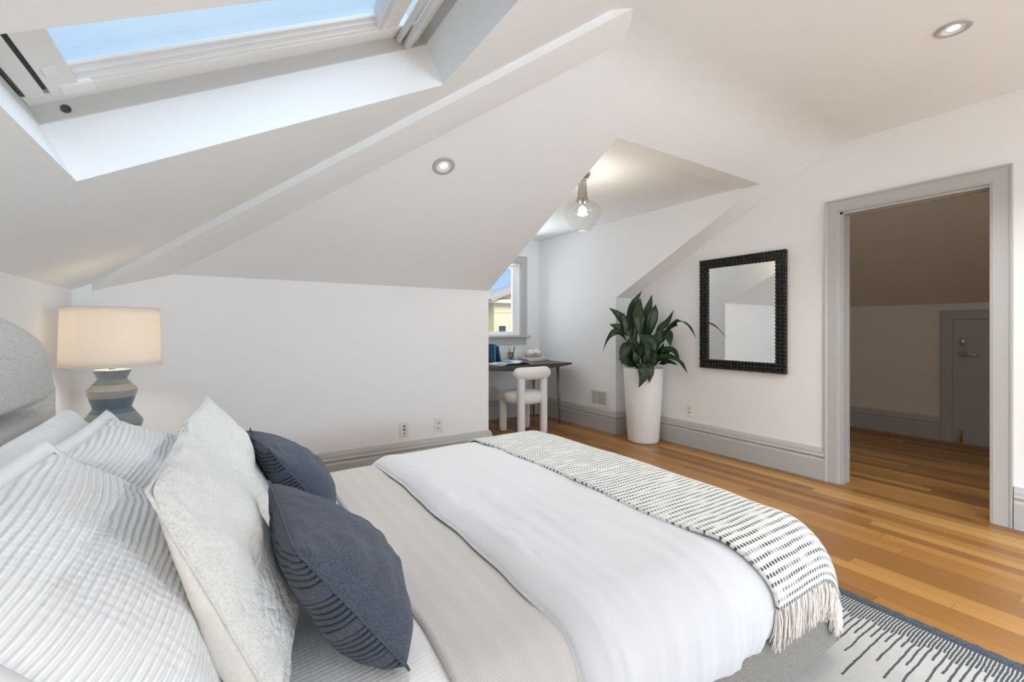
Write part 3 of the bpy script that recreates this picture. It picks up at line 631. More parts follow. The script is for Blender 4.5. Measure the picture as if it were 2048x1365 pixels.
# ------------------------------------------------------------------ wall outlets, register
def outlet(label, c, u, n, kind='duplex'):
    """c centre on the wall, u along the wall, n into the room"""
    U, N, C = Vector(u), Vector(n), Vector(c); fn = lambda a, z, o: tuple(C + U * a + N * o + Vector((0, 0, z)))
    t = thing('wall_outlet', label, 'outlet', c)
    mb = MB(); mb.fbox(fn, -.036, .036, -.059, .059, 0, .006); mb.build('cover_plate', M['plate'], t, bevel=.003)
    if kind == 'duplex':
        for zc in (-.021, .021):
            mb = MB(); mb.lathe([(.0165, .0065), (.0165, .0085), (.001, .0085)], 0, 0, 20, axis=lambda x, y, z: fn(x, y * .82 + zc, z)); r = mb.build('receptacle', M['plate'], t)
            mb = MB(); mb.fbox(fn, -.0075, -.0055, zc - .002, zc + .007, .0085, .0089); mb.fbox(fn, .0055, .0075, zc - .002, zc + .006, .0085, .0089); mb.lathe([(.0025, .0085), (.0001, .0089)], 0, 0, 8, axis=lambda x, y, z: fn(x, y + zc - .008, z)); mb.build('slots', M['slot'], r)
    else:
        for zc in (-.028, .0, .026):
            mb = MB(); mb.lathe([(.0075, .006), (.0075, .011), (.0045, .0115), (.001, .0115)], 0, 0, 16, axis=lambda x, y, z: fn(x, y + zc, z)); mb.build('jack', M['slot'] if zc > -.02 else M['chrome'], t)
outlet('media outlet with three round jacks on the knee wall', (1.176, YK, .330), (1, 0, 0), (0, -1, 0), 'media')
outlet('white duplex outlet on the knee wall nearer the dormer', (1.468, YK, .334), (1, 0, 0), (0, -1, 0))
outlet('white duplex outlet below the black mirror', (XM, 2.667, .345), (0, -1, 0), (-1, 0, 0))
outlet('white duplex outlet under the desk', (2.66, YD, .36), (1, 0, 0), (0, -1, 0))
vt = thing('wall_register', 'white metal wall register low on the dormer cheek behind the planter', 'vent', (XC, 3.65, .35))
mb = MB(); vy0, vy1, vz0, vz1 = 3.50, 3.80, .250, .448
for a0, a1, c0, c1 in ((vy0, vy0 + .03, vz0, vz1), (vy1 - .03, vy1, vz0, vz1), (vy0 + .03, vy1 - .03, vz0, vz0 + .03), (vy0 + .03, vy1 - .03, vz1 - .03, vz1)): mb.box(XC - .010, XC, a0, a1, c0, c1)
mb.build('register_frame', M['plate'], vt, bevel=.003)
mb = MB(); mb.box(XC - .002, XC - .0005, vy0 + .02, vy1 - .02, vz0 + .02, vz1 - .02); mb.build('dark_duct', M['slot'], vt)
mb = MB()
for k in range(13):
    y = vy0 + .04 + k * .0183; a = .006 if k < 7 else -.006
    mb.add([(XC - .009, y - .004 + a, vz0 + .03), (XC - .009, y - .004 + a, vz1 - .03), (XC - .002, y + .004 - a, vz1 - .03), (XC - .002, y + .004 - a, vz0 + .03)], [(0, 1, 2, 3)])
mb.build('louvres', M['plate'], vt, solid=.002)

# ------------------------------------------------------------------ beaded wall mirror
MY0, MY1, MZ0, MZ1 = 1.781, 2.545, .758, 1.752
mr = thing('wall_mirror', 'rectangular wall mirror in a wide black beaded frame', 'mirror', (XM, (MY0 + MY1) / 2, MZ0))
FW = .088
mb = MB()
IN = .005
for a0, a1, c0, c1 in ((MY0 + IN, MY0 + FW - IN, MZ0 + IN, MZ1 - IN), (MY1 - FW + IN, MY1 - IN, MZ0 + IN, MZ1 - IN), (MY0 + FW - IN, MY1 - FW + IN, MZ0 + IN, MZ0 + FW - IN), (MY0 + FW - IN, MY1 - FW + IN, MZ1 - FW + IN, MZ1 - IN)): mb.box(XM - .028, XM - .002, a0, a1, c0, c1)
frame = mb.build('frame', M['black'], mr)
mb = MB(); ny, nzz = 26, 34; py, pz = (MY1 - MY0) / ny, (MZ1 - MZ0) / nzz
for i in range(ny):
    for j in range(nzz):
        if i < 3 or i >= ny - 3 or j < 3 or j >= nzz - 3: mb.sphere((XM - .031, MY0 + py * (i + .5), MZ0 + pz * (j + .5)), .0130, 12, 8, sc=(.8, 1, 1))
mb.build('beading', M['black'], frame)
mb = MB(); mb.box(XM - .018, XM - .004, MY0 + FW - .004, MY1 - FW + .004, MZ0 + FW - .004, MZ1 - FW + .004); mb.build('mirror_glass', M['mirror'], mr)

# ------------------------------------------------------------------ rug
def rug():
    mb = MB(); x0, x1, y0, y1 = -.25, RX1, -.75, 2.62; nx, ny = 60, 80
    pts = [(x0 + (x1 - x0) * i / nx, y0 + (y1 - y0) * j / ny, .013 + .0015 * noise.noise((i * .7, j * .7, 0))) for i in range(nx + 1) for j in range(ny + 1)]
    mb.grid(pts, nx + 1, ny + 1)
    for a, b in (((x0, y0), (x1, y0)), ((x1, y0), (x1, y1)), ((x1, y1), (x0, y1)), ((x0, y1), (x0, y0))): mb.quad((*a, .001), (*b, .001), (*b, .0135), (*a, .0135))
    o = mb.build('area_rug', M['rug'], fixn=False); tag(o, 'cream pile rug with dark border and black comb lines under the bed', 'rug')
    mb = MB()
    for k, (rr, zz) in enumerate(((.011, .010), (.009, .011))):
        mb.tube([(x1 - .002 - k * .016, y, zz + .002 * sin(y * 120 + k * 3)) for y in [y0 + (y1 - y0) * i / 160 for i in range(161)]], rr, 8)
    m = NT('charcoal_braid'); v = m.obj(); n = m.noise(v, 260, 3, .8); m.set(m.mix(m.ramp(n, [(.35, (0, 0, 0, 1)), (.7, (1, 1, 1, 1))]), (.02, .024, .032, 1), (.15, .165, .20, 1)), .95); m.bump(n, .8, .004)
    mb.build('braided_edge', m.mat, o)
rug()

# ------------------------------------------------------------------ bed
BN, BF, BFT = .655, 2.265, 1.762        # base: near side, far side, foot
bed = thing('bed', 'low upholstered grey bed with a rounded channelled headboard', 'bed', (.6, 1.46, 0))
def rounded_rect(x0, x1, y0, y1, r, n=8):
    out = []
    for cx, cy, a0 in ((x1 - r, y1 - r, 0), (x0 + r, y1 - r, pi / 2), (x0 + r, y0 + r, pi), (x1 - r, y0 + r, 1.5 * pi)):
        out += [(cx + r * cos(a0 + pi / 2 * k / n), cy + r * sin(a0 + pi / 2 * k / n)) for k in range(n + 1)]
    return out
def slab(mb, x0, x1, y0, y1, z0, z1, r, e, mi=0, n=8, m=5):
    rings = [(e * (1 - cos(pi / 2 * k / m)), z0 + e - e * sin(pi / 2 * k / m)) for k in range(m, -1, -1)]
    prof = [(e * (1 - sin(pi / 2 * k / m)), z0 + e * (1 - cos(pi / 2 * k / m))) for k in range(m + 1)] + [(e * (1 - cos(pi / 2 * k / m)), z1 - e + e * sin(pi / 2 * k / m)) for k in range(m + 1)]
    vs = []; N = 4 * (n + 1)
    for ins, z in prof: vs += [(px, py, z) for px, py in rounded_rect(x0 + ins, x1 - ins, y0 + ins, y1 - ins, max(r - ins, .002), n)]
    L = len(prof)
    fs = [(i * N + k, i * N + (k + 1) % N, (i + 1) * N + (k + 1) % N, (i + 1) * N + k) for i in range(L - 1) for k in range(N)] + [tuple(range(N))[::-1], tuple(range((L - 1) * N, L * N))]
    return mb.add(vs, fs, mi, smooth=True)
mb = MB(); slab(mb, -.52, BFT, BN, BF, .075, .255, .055, .025); base = mb.build('bed_base', M['base_fab'], bed)
mb = MB(); mb.tube([(BFT - .07, BN, .095), (BFT - .07, BN, .255)], .0022, 6); mb.build('corner_seam', M['base_fab'], base)
for x in (-.42, 1.60):
    for y in (BN + .12, BF - .12):
        mb = MB(); mb.lathe([(.026, .0145), (.032, .08)], x, y, 16, cap=True); mb.build('leg', M['walnut'], bed)
mb = MB(); slab(mb, -.49, 1.62, .70, 2.22, .262, .452, .09, .05); mb.build('mattress', M['cotton'], bed)
def headboard():
    y0, y1, zt, xf, xb = .655, 2.275, 1.162, -.505, -.685
    def top(y):
        d = min(y - y0, y1 - y); r = .50
        if d >= r: return zt
        return zt - .36 * (1 - math.sqrt(max(0, 1 - ((r - d) / r) ** 2)))
    ny, nzz = 120, 170; pf = []
    def gz(y):      # groove between the two cushions, curving down round the ends
        d = min(y - y0, y1 - y); return .858 + (.09 * max(0, 1 - d / .22) ** 2)
    for i in range(ny + 1):
        s = -cos(pi * i / ny) * .5 + .5; y = y0 + (y1 - y0) * s
        for j in range(nzz + 1):
            t = .35 * sin(pi / 2 * j / nzz) + .65 * j / nzz; zz = .10 + (top(y) - .10) * t
            d = min(y - y0, y1 - y, (top(y) - zz) * .9 + .0)
            rim = .075 * (1 - min(1, max(d, 0) / .085)) ** 2.2
            gd = abs(zz - gz(y)); de = min(y - y0, y1 - y); gw = min(1, max(0, (de - .08) / .20))
            gr = .100 * math.exp(-(gd / .017) ** 2) * gw
            lo = .012 * (1 - min(1, (zz - .5) / .3)) if zz > .5 else .012
            bul = .030 * gw * (1 - math.exp(-(gd / .12) ** 2)) + .0
            pf.append((xf + bul - rim - gr, y, zz))
    mb = MB(); mb.grid(pf, ny + 1, nzz + 1)
    # outer shell: rim round to the back
    rimp = [pf[i * (nzz + 1) + nzz] for i in range(ny + 1)]
    K = 6; ring = []
    for i, p in enumerate(rimp):
        for k in range(K + 1): ring.append((p[0] + (xb - p[0]) * k / K, p[1], p[2] + .018 * sin(pi * k / K)))
    mb.grid(ring, ny + 1, K + 1)
    for i in (0, ny):
        side = []
        for j in range(nzz + 1):
            p = pf[i * (nzz + 1) + j]
            for k in range(K + 1): side.append((p[0] + (xb - p[0]) * k / K, p[1] + (.012 * sin(pi * k / K)) * (1 if i else -1), p[2]))
        mb.grid(side, nzz + 1, K + 1)
    back = [(xb, p[1], p[2]) for p in rimp] + [(xb, y1, .10), (xb, y0, .10)]
    mb.poly(back)
    mb.build('headboard', M['headboard'], bed)
headboard()

# bedclothes: cross-section over the mattress (near hem -> top -> far hem)
MN, MF, MT = .70, 2.22, .452
def section(off, zn, zf, r=.085, crown=.012):
    R = r + off; yn, yf, zt = MN - off, MF + off, MT + off; pts = []
    pts.append((yn, zn)); pts.append((yn, zt - R))
    pts += [(yn + R - R * cos(pi / 2 * k / 10), zt - R + R * sin(pi / 2 * k / 10)) for k in range(1, 11)]
    pts += [(yn + R + (yf - yn - 2 * R) * k / 24, zt + crown * sin(pi * k / 24)) for k in range(1, 24)]
    pts += [(yf - R + R * sin(pi / 2 * k / 10), zt - R + R * cos(pi / 2 * k / 10)) for k in range(0, 11)]
    pts.append((yf, zf))
    L = [0]
    for a, b in zip(pts, pts[1:]): L.append(L[-1] + math.dist(a, b))
    return pts, L
def sec_at(sec, s):
    pts, L = sec; s = max(0, min(L[-1], s))
    for i in range(len(L) - 1):
        if s <= L[i + 1]:
            t = (s - L[i]) / max(1e-9, L[i + 1] - L[i]); a, b = pts[i], pts[i + 1]; d = ((b[0] - a[0]), (b[1] - a[1])); l = math.hypot(*d) or 1
            return (a[0] + d[0] * t, a[1] + d[1] * t), (-d[1] / l, d[0] / l)
def cloth(name, mat, x0, x1, off, zn, zf, nx, ns, disp, foot=None, foot_r=.085, edge=None, label=None, cat=None, thick=.004, parent=None, uvs=(1, 1)):
    """disp(x, s, L, nz) -> extra lift along the section normal; foot: x where the cloth turns down over the foot"""
    sec = section(off, zn, zf); Lt = sec[1][-1]; pts = []; uv = []
    for i in range(nx + 1):
        x = x0 + (x1 - x0) * i / nx
        for j in range(ns + 1):
            s = Lt * j / ns; xx = x + (edge(x, s, i / nx) if edge else 0)
            (y, z), n = sec_at(sec, s); d = disp(xx, s, Lt, n); nn = (-n[0], n[1])
            nn = (n[0], n[1])
            y2, z2 = y - 0 + nn[0] * d, z + nn[1] * d
            if foot is not None and xx > foot:
                q = xx - foot; R = foot_r; a = min(q / R, pi / 2); xn = foot + R * sin(a); dz = R * (1 - cos(a)) + max(0, q - R * pi / 2)
                z2 = max(z2 - dz, min(z2, .26)); xx = xn
            pts.append((xx, y2, z2)); uv.append(((x - x0) * uvs[0], s * uvs[1]))
    mb = MB(); mb.grid(pts, nx + 1, ns + 1, uvs=uv)
    o = mb.build(name, mat, parent, loc=(pts[0][0], 1.46, .3), solid=thick, fixn=False)
    if label: tag(o, label, cat)
    return o, sec
N3 = lambda x, y, z=0: noise.noise((x, y, z))
cloth('coverlet', M['ribfine'], -.44, 1.60, .006, .30, .30, 60, 110, lambda x, s, L, n: .003 * N3(x * 9, s * 9, 2) + .002, foot=1.54, label='white finely ribbed coverlet showing beside the navy pillows', cat='coverlet')
cloth('blanket', M['taupe'], .355, 1.02, .014, .29, .29, 40, 120, lambda x, s, L, n: .003 * N3(x * 5, s * 4, 5) + .004 * max(0, N3(x * 2.0, s * 6, 1)), edge=lambda x, s, t: (1 - t) * (.010 * N3(s * 2.2, 3.3) + .006 * N3(s * 7, 1)), label='taupe herringbone blanket folded across the middle of the bed', cat='blanket')
def duvet():
    sec = section(.016, .240, .30, r=.09, crown=.02); Lt = sec[1][-1]; nx, ns = 190, 150; x0, x1, foot = .60, 1.74, 1.50; top = []; uv = []
    inn = []
    for i in range(nx + 1):
        t = i / nx; x = x0 + (x1 - x0) * t
        for j in range(ns + 1):
            s = Lt * j / ns; (y, z), n = sec_at(sec, s)
            xe = x + (1 - t) ** 3 * (.018 * N3(s * 2.0, 7.7) + .010 * N3(s * 6, 2.1)) + (1 - t) ** 2 * .05 * max(0, (s - Lt * .72) / (Lt * .2)) ** 2 * 0
            hemd = min(s, Lt - s); de = (x - x0)
            puff = min(1, math.sqrt(max(0, de) / .07)) * min(1, .25 + math.sqrt(max(0, hemd) / .06) * .75)
            d = .036 * puff + .010 * N3(xe * 3, s * 3, 1) * puff
            side = max(0, 1 - hemd / .24); zz = 0
            # soft wrinkles: long shallow ones on top, upright folds where it hangs
            d += (.004 * N3(xe * 9 + s * 4, s * 2.2 - xe * 3, 4) + .003 * N3(xe * 22, s * 5, 6)) * puff
            d += (side ** 1.5) * (.010 + .010 * N3(xe * 5, s * .8, 9) + .015 * N3(xe * 17 + 1.2 * s, s * .7, 3) + .008 * N3(xe * 40, s * 1.0, 5))
            if de < .10: d += .006 * N3(s * 14, xe * 6, 8) * puff
            y2, z2 = y + n[0] * d, z + n[1] * d; yi, zi = y + n[0] * .002, z + n[1] * .002; xn = xe
            if hemd < .02 and j < ns / 2: z2 += .008 * N3(xe * 5, 1.5, 2)
            if xe > foot:
                q = xe - foot; R = .13; a = min(q / R, pi / 2); xn = foot + R * sin(a); dz = R * (1 - cos(a)) + max(0, q - R * pi / 2); z2 = max(z2 - dz, min(z2, .28)); zi = max(zi - dz, min(zi, .27))
            top.append((xn, y2, z2)); inn.append((xn, yi, zi)); uv.append((x, s))
    mb = MB(); mb.grid(top, nx + 1, ns + 1, uvs=uv); b = len(top); mb.grid(inn, nx + 1, ns + 1, flip=True, uvs=uv)
    w = ns + 1
    bd = [(0, j) for j in range(ns)] + [(i, ns) for i in range(nx)] + [(nx, j) for j in range(ns, 0, -1)] + [(i, 0) for i in range(nx, 0, -1)]
    ids = [i * w + j for i, j in bd]
    for a, c in zip(ids, ids[1:] + ids[:1]): mb.f.append([a, c, b + c, b + a]); mb.m.append(0); mb.sm.append(True)
    o = mb.build('duvet', M['duvet'], loc=(1.1, 1.46, .3)); tag(o, 'plump smooth white duvet folded back over the foot half of the bed', 'duvet')
duvet()
def throw():
    x0, x1, off, zn, zf = 1.145, 1.79, .060, .345, .33
    SK = lambda s: .125 * max(0, 1 - s / .42) ** 1.3
    dp = lambda x, s, L, n: .004 * N3(x * 6, s * 6, 11) + .004
    ed = lambda x, s, t: (1 - t) * (.012 * N3(s * 2.5, 5.5) + .006 * N3(s * 8, .4)) + t * .010 * N3(s * 3, 9.5) + SK(s)
    o, sec = cloth('throw_blanket', M['throw'], x0, x1, off, zn, zf, 44, 150, dp, foot=1.52, foot_r=.125, edge=ed, label='cream woven throw with black dashes and fringe across the foot of the bed', cat='throw', thick=.010)
    for (end, s0, sg) in (('near', 0.0, -1), ('far', sec[1][-1], 1)):
        mb = MB(); rnd = random.Random(3)
        for k in range(19):
            x = x0 + .008 + (x1 - x0 - .016) * k / 18; (y, z), n = sec_at(sec, s0)
            y -= 0; dz = 0; xx = x + (1 - k / 18) * (.012 * N3(0 * 2.5, 5.5)) + (SK(0) if end == 'near' else 0); x = xx
            if x > 1.52:
                q = x - 1.52; a = min(q / .125, pi / 2); xx = 1.52 + .125 * sin(a); dz = .125 * (1 - cos(a)) + max(0, q - .125 * pi / 2)
            z0 = max(z - dz, min(z, .26)) + .004; lean = rnd.uniform(-.012, .012)
            mb.sphere((xx, y, z0 - .004), .0085, 8, 5)
            for q in range(32):
                ax, ay = rnd.uniform(-.0105, .0105), rnd.uniform(-.008, .008); Ln = rnd.uniform(.085, .125)
                ex, ey = rnd.uniform(-.008, .008), rnd.uniform(-.006, .006)
                mb.tube([(xx + ax * .35, y + ay * .4, z0 - .004), (xx + ax + lean * .3, y + sg * .004 + ay, z0 - Ln * .35), (xx + ax * 1.1 + lean * .8 + ex * .4, y + sg * .003 + ay, z0 - Ln * .7), (xx + ax * 1.2 + lean + ex, y + ay + ey, z0 - Ln)], [.0014, .0016, .0016, .0011], 4, cap=False)
        mb.build('fringe', M['fringe'], o, fixn=False)
throw()

# ------------------------------------------------------------------ pillows
def pillow_frame(A, B, C):
    A, B, C = Vector(A), Vector(B), Vector(C)
    e1 = (A - B); Wd = e1.length; e1.normalize(); e2 = (B - C); e2 = e2 - e1 * e2.dot(e1); Ht = e2.length; e2.normalize()
    n = e1.cross(e2)
    if n.x < 0: n = -n
    return (A + C) / 2, e1, e2, n, Wd, Ht
def pface(mb, fr, side, t, pin, sag, seed, N=64, mi=0, wr=.006, grow=0.0, press=()):
    c, e1, e2, n, Wd, Ht = fr; pts, uv = [], []
    for i in range(N + 1):
        u = sin(pi / 2 * (2 * i / N - 1))
        for j in range(N + 1):
            v = sin(pi / 2 * (2 * j / N - 1))
            px = u * (Wd / 2 + grow) * (1 - pin * (1 - v * v)); py = v * (Ht / 2 + grow) * (1 - pin * (1 - u * u)); cr_ = 1 - .035 * (u * v) ** 6; px *= cr_; py *= cr_
            prof = (max(0, 1 - u * u) ** .50) * (max(0, 1 - v * v) ** .50)
            low = 1 + sag * (-v) * .5
            h = t * prof * low
            rimk = max(0, 1 - prof * 1.3)
            w = wr * (noise.noise((u * 3 + seed, v * 3, 1.7)) + .5 * noise.noise((u * 7, v * 7 + seed, 4.2))) * min(1, prof * 4)
            w += wr * .9 * rimk * min(1, prof * 6) * noise.noise((math.atan2(v, u) * 6, seed, (u * u + v * v) * .8))
            py -= sag * .012 * prof
            p = c + e1 * px + e2 * py + n * (side * (h + w))
            for (pn, po, sg, zz, sl) in press:      # flattened where it leans on its neighbour
                if (sg > 0) == (side > 0):
                    d = (p.dot(pn) - (po + max(0, p.z - zz) * sl)) * sg + .0025
                    if d > -.012: p = p - pn * (sg * (d + .012) ** 2 / .048 if d < .012 else sg * d)   # eased into the flat
            pts.append(tuple(p)); uv.append((px, py))
    mb.grid(pts, N + 1, N + 1, mi, uv, flip=(side < 0))
    return mb
def pillow(name, label, cat, A, B, C, tf, tb, front, back=None, pin=.022, sag=.6, seed=0, flange=0, wr=.006, group=None, N=64, backname='back_panel', press=()):
    fr = pillow_frame(A, B, C); loc = tuple(fr[0] - fr[2] * fr[5] / 2)
    if back is None and not flange:
        mb = MB(); pface(mb, fr, 1, tf, pin, sag, seed, N, 0, wr, press=press); pface(mb, fr, -1, tb, pin, sag, seed + 5, N, 0, wr, press=press)
        return tag(mb.build(name, front, loc=loc, fixn=False), label, cat, group)
    t = thing(name, label, cat, loc, group)
    if back is None:
        mb = MB(); pface(mb, fr, 1, tf, pin, sag, seed, N, 0, wr, press=press); pface(mb, fr, -1, tb, pin, sag, seed + 5, N, 0, wr, press=press); mb.build('cushion', front, t, fixn=False)
    else:
        mb = MB(); pface(mb, fr, 1, tf, pin, sag, seed, N, 0, wr, press=press); mb.build('front_panel', front, t, fixn=False)
        mb = MB(); pface(mb, fr, -1, tb, pin, sag, seed + 5, N, 0, wr, press=press); mb.build(backname, back, t, fixn=False)
        # piped seam
        c, e1, e2, n, Wd, Ht = fr; loop = []
        K = 30
        for a, b, f in (((-1, -1), (1, -1), 0), ((1, -1), (1, 1), 1), ((1, 1), (-1, 1), 0), ((-1, 1), (-1, -1), 1)):
            for k in range(K):
                s = k / K; u = a[0] + (b[0] - a[0]) * s; v = a[1] + (b[1] - a[1]) * s
                loop.append(tuple(c + e1 * (u * Wd / 2 * (1 - pin * (1 - v * v))) + e2 * (v * Ht / 2 * (1 - pin * (1 - u * u)))))
        loop.append(loop[0]); mb = MB(); mb.tube(loop, .0028, 6, cap=False); mb.build('seam', front, t, fixn=False)
    if flange:
        c, e1, e2, n, Wd, Ht = fr; mb = MB(); K = 24; ins, outs = [], []
        for a, b in (((-1, -1), (1, -1)), ((1, -1), (1, 1)), ((1, 1), (-1, 1)), ((-1, 1), (-1, -1))):
            for k in range(K):
                s = k / K; u = a[0] + (b[0] - a[0]) * s; v = a[1] + (b[1] - a[1]) * s
                x = u * Wd / 2 * (1 - pin * (1 - v * v)); y = v * Ht / 2 * (1 - pin * (1 - u * u))
                ins.append((x * .985, y * .985)); wv = .010 * noise.noise((u * 4 + seed, v * 4, 2.2))
                g = 1 + flange / (max(Wd, Ht) / 2); outs.append((x * g, y * g, wv))
        P = [tuple(c + e1 * x + e2 * y) for x, y in ins] + [tuple(c + e1 * (x * .5 + xi * .5) + e2 * (y * .5 + yi * .5) + n * (w * .4)) for (x, y, w), (xi, yi) in zip(outs, ins)] + [tuple(c + e1 * x + e2 * y + n * w) for x, y, w in outs]
        L = len(ins); fs = [(r * L + k, r * L + (k + 1) % L, (r + 1) * L + (k + 1) % L, (r + 1) * L + k) for r in range(2) for k in range(L)]
        mb.add(P, fs, smooth=True); mb.build('flange', M['cotton'], t, solid=.004)
    return t
PV = lambda x, z: Vector((x, 0, z)).normalized()
nA, nC, nE = PV(.87, .49), PV(.83, .557), PV(.75, .66)
def touch(n, off, zz=9, sl=0): return (n, off, 1, zz, sl), (n, off, -1, zz, sl)
near_tn, near_st, near_bs = touch(nA, .400, .70, .6), touch(nC, .300, .56, .35), touch(nE, .292)
far_tn, far_st, far_bs = touch(nA, .410, .70, .6), touch(nC, .302, .56, .35), touch(nE, .268)
pillow('bed_pillow', 'plain white sleeping pillow against the headboard on the window-wall side', 'pillow', (-.438, 2.03, .862), (-.438, 1.44, .85), (-.200, 1.44, .485), .055, .050, M['cotton'], seed=1, wr=.012, press=(far_bs[0],))
pillow('bed_pillow', 'plain white sleeping pillow against the headboard on the near side', 'pillow', (-.400, 1.375, .872), (-.400, .72, .87), (-.170, .72, .485), .050, .050, M['cotton'], seed=2, wr=.012, press=(near_bs[0],))
pillow('euro_sham', 'large white ribbed sham behind the farther textured pillow', 'pillow', (-.318, 1.955, .825), (-.318, 1.42, .825), (-.010, 1.42, .49), .125, .05, M['ribbed'], seed=3, flange=.035, N=72, press=(far_bs[1], far_st[0]))
pillow('euro_sham', 'large white ribbed sham nearest the viewer', 'pillow', (-.312, 1.335, .858), (-.325, .735, .858), (.000, .735, .49), .110, .035, M['ribbed'], seed=4, flange=.035, N=72, press=(near_bs[1], near_st[0]))
pillow('throw_pillow', 'nubby white square pillow farther from the viewer', 'pillow', (-.055, 1.897, .883), (-.090, 1.395, .878), (.100, 1.415, .472), .078, .100, M['texwhite'], M['beige'], seed=6, wr=.010, press=(far_st[1], far_tn[0]))
pillow('throw_pillow', 'nubby white square pillow with plain beige back, nearer one', 'pillow', (-.087, 1.292, .883), (-.098, .800, .883), (.079, .863, .472), .085, .120, M['texwhite'], M['beige'], seed=7, wr=.010, press=(near_st[1], near_tn[0]))
pillow('lumbar_pillow', 'navy wool pillow with black striped back, farther of the pair', 'pillow', (.051, 1.95, .742), (.112, 1.545, .752), (.305, 1.575, .478), .105, .085, M['navy'], M['navys'], pin=.02, seed=8, wr=.008, backname='striped_panel', press=(far_tn[1],))
pillow('lumbar_pillow', 'navy wool pillow with black striped back, nearest the viewer', 'pillow', (.090, 1.243, .742), (.094, .800, .758), (.290, .826, .478), .110, .095, M['navy'], M['navys'], pin=.02, seed=9, wr=.008, backname='striped_panel', press=(near_tn[1],))

# ------------------------------------------------------------------ nightstand and lamp
LX, LY, NZ = -.467, 2.90, .50
ns = thing('nightstand', 'pale oak nightstand beyond the bed under the table lamp', 'nightstand', (LX, LY - .05, 0))
mb = MB(); mb.box(-.68, -.26, 2.60, 3.08, .13, NZ); mb.build('cabinet', M['oakbox'], ns, bevel=.004)
mb = MB(); mb.box(-.26, -.242, 2.61, 3.07, .15, .48); dr = mb.build('drawer', M['oakbox'], ns, bevel=.003)
mb = MB(); mb.sphere((-.228, 2.84, .33), .015); mb.build('knob', M['brass'], dr)
for x in (-.65, -.29):
    for y in (2.64, 3.04):
        mb = MB(); mb.lathe([(.014, 0), (.02, .135)], x, y, 12, cap=True); mb.build('leg', M['oakbox'], ns)
tl = thing('table_lamp', 'ceramic table lamp with faceted blue-grey base and white linen drum shade', 'lamp', (LX, LY, NZ))
BP = [(.001, .0), (.075, .0), (.082, .012), (.118, .158), (.116, .168), (.074, .232), (.074, .238), (.096, .312), (.096, .322), (.056, .372), (.056, .378), (.073, .418), (.070, .421), (.001, .421)]
mb = MB(); mb.lathe([(r, NZ + z) for r, z in BP], LX, LY, 56, smooth=False)
o = mb.build('ceramic_base', M['glaze'], tl, bevel=.0025)
for p in o.data.polygons: p.use_smooth = True
o.data.set_sharp_from_angle(angle=math.radians(25))
mb = MB(); mb.lathe([(.013, NZ + .42), (.013, NZ + .436), (.016, NZ + .438), (.016, NZ + .447), (.010, NZ + .450), (.010, NZ + .52), (.001, NZ + .52)], LX, LY, 20); mb.build('brass_neck', M['brass'], tl)
SZ0, SZ1, SR0, SR1 = .940, 1.222, .190, .184
mb = MB(); n = 64; pts, uv = [], []
for k in range(n + 1):
    for j in range(9):
        t = j / 8; r = SR0 + (SR1 - SR0) * t; a = 2 * pi * k / n; pts.append((LX + r * cos(a), LY + r * sin(a), SZ0 + (SZ1 - SZ0) * t)); uv.append((r * a, (SZ1 - SZ0) * t))
mb.grid(pts, n + 1, 9, uvs=uv); sh = mb.build('lamp_shade', M['shade'], tl, solid=.0012, fixn=False)
for zz, rr in ((SZ0, SR0), (SZ1, SR1)):
    mb = MB(); mb.tube([(LX + rr * cos(2 * pi * k / 64), LY + rr * sin(2 * pi * k / 64), zz) for k in range(65)], .0022, 6, cap=False); mb.build('shade_rim', M['cotton'], sh, fixn=False)
mb = MB(); mb.lathe([(.0005, SZ1 - .004), (SR1 - .001, SZ1 - .004)], LX, LY, 48); mb.build('added_shade_diffuser', M['diffuser'], tl, solid=.0015)  # disc added to soften the lamp's glow on the ceiling
mb = MB(); mb.sphere((LX, LY, 1.09), .03, 14, 10, sc=(1, 1, 1.3)); mb.build('bulb', M['lamp_bulb'], tl)
lamp('POINT', 'table_lamp_glow', (LX, LY, 1.09), 11, (1, .89, .78), size=.042)

# ------------------------------------------------------------------ desk and chair
DX0, DX1, DYF, DYB, DT = 2.10, 3.41, 4.01, 4.70, .725
dk = thing('desk', 'dark walnut writing desk on slim tapered legs below the dormer window', 'desk', ((DX0 + DX1) / 2, (DYF + DYB) / 2, 0))
mb = MB(); prof = [(DX0, DT), (DX1, DT), (DX1, DT - .020)] + [(DX1 - (DX1 - DX0) * k / 12, DT - .020 - .042 * sin(pi * k / 12) ** .8) for k in range(1, 12)] + [(DX0, DT - .020)]
vs = [(x, y, z) for y in (DYF, DYB) for x, z in prof]; n = len(prof)
mb.add(vs, [tuple(range(n)), tuple(range(n, 2 * n))[::-1]] + [(k, (k + 1) % n, n + (k + 1) % n, n + k) for k in range(n)]); mb.build('desktop', M['walnut'], dk, bevel=.002)
for x, dx in ((DX0 + .10, -.02), (DX1 - .10, .0)):
    for y, dy in ((DYF + .12, -.02), (DYB - .06, .0)):
        mb = MB(); mb.tube([(x - dx * .5, y - dy, DT - .024), (x, y, .35), (x + dx * .5, y + dy, .001)], [.020, .017, .012], 12); mb.build('leg', M['desk_leg'], dk)
CX, CY = 2.725, 4.02
ch = thing('boucle_chair', 'cream boucle chair with round seat and sausage backrest at the desk', 'chair', (CX, CY, 0))
mb = MB(); mb.lathe([(.001, .322), (.17, .322), (.205, .332), (.224, .36), (.226, .39), (.222, .42), (.20, .442), (.16, .452), (.001, .456)], CX, CY, 48); mb.build('seat', M['boucle'], ch)
def post(x, y, z1): 
    mb = MB(); mb.lathe([(.001, .0), (.030, .0), (.040, .010), (.041, .05), (.041, z1)], x, y, 24, cap=False); mb.build('leg', M['boucle'], ch)
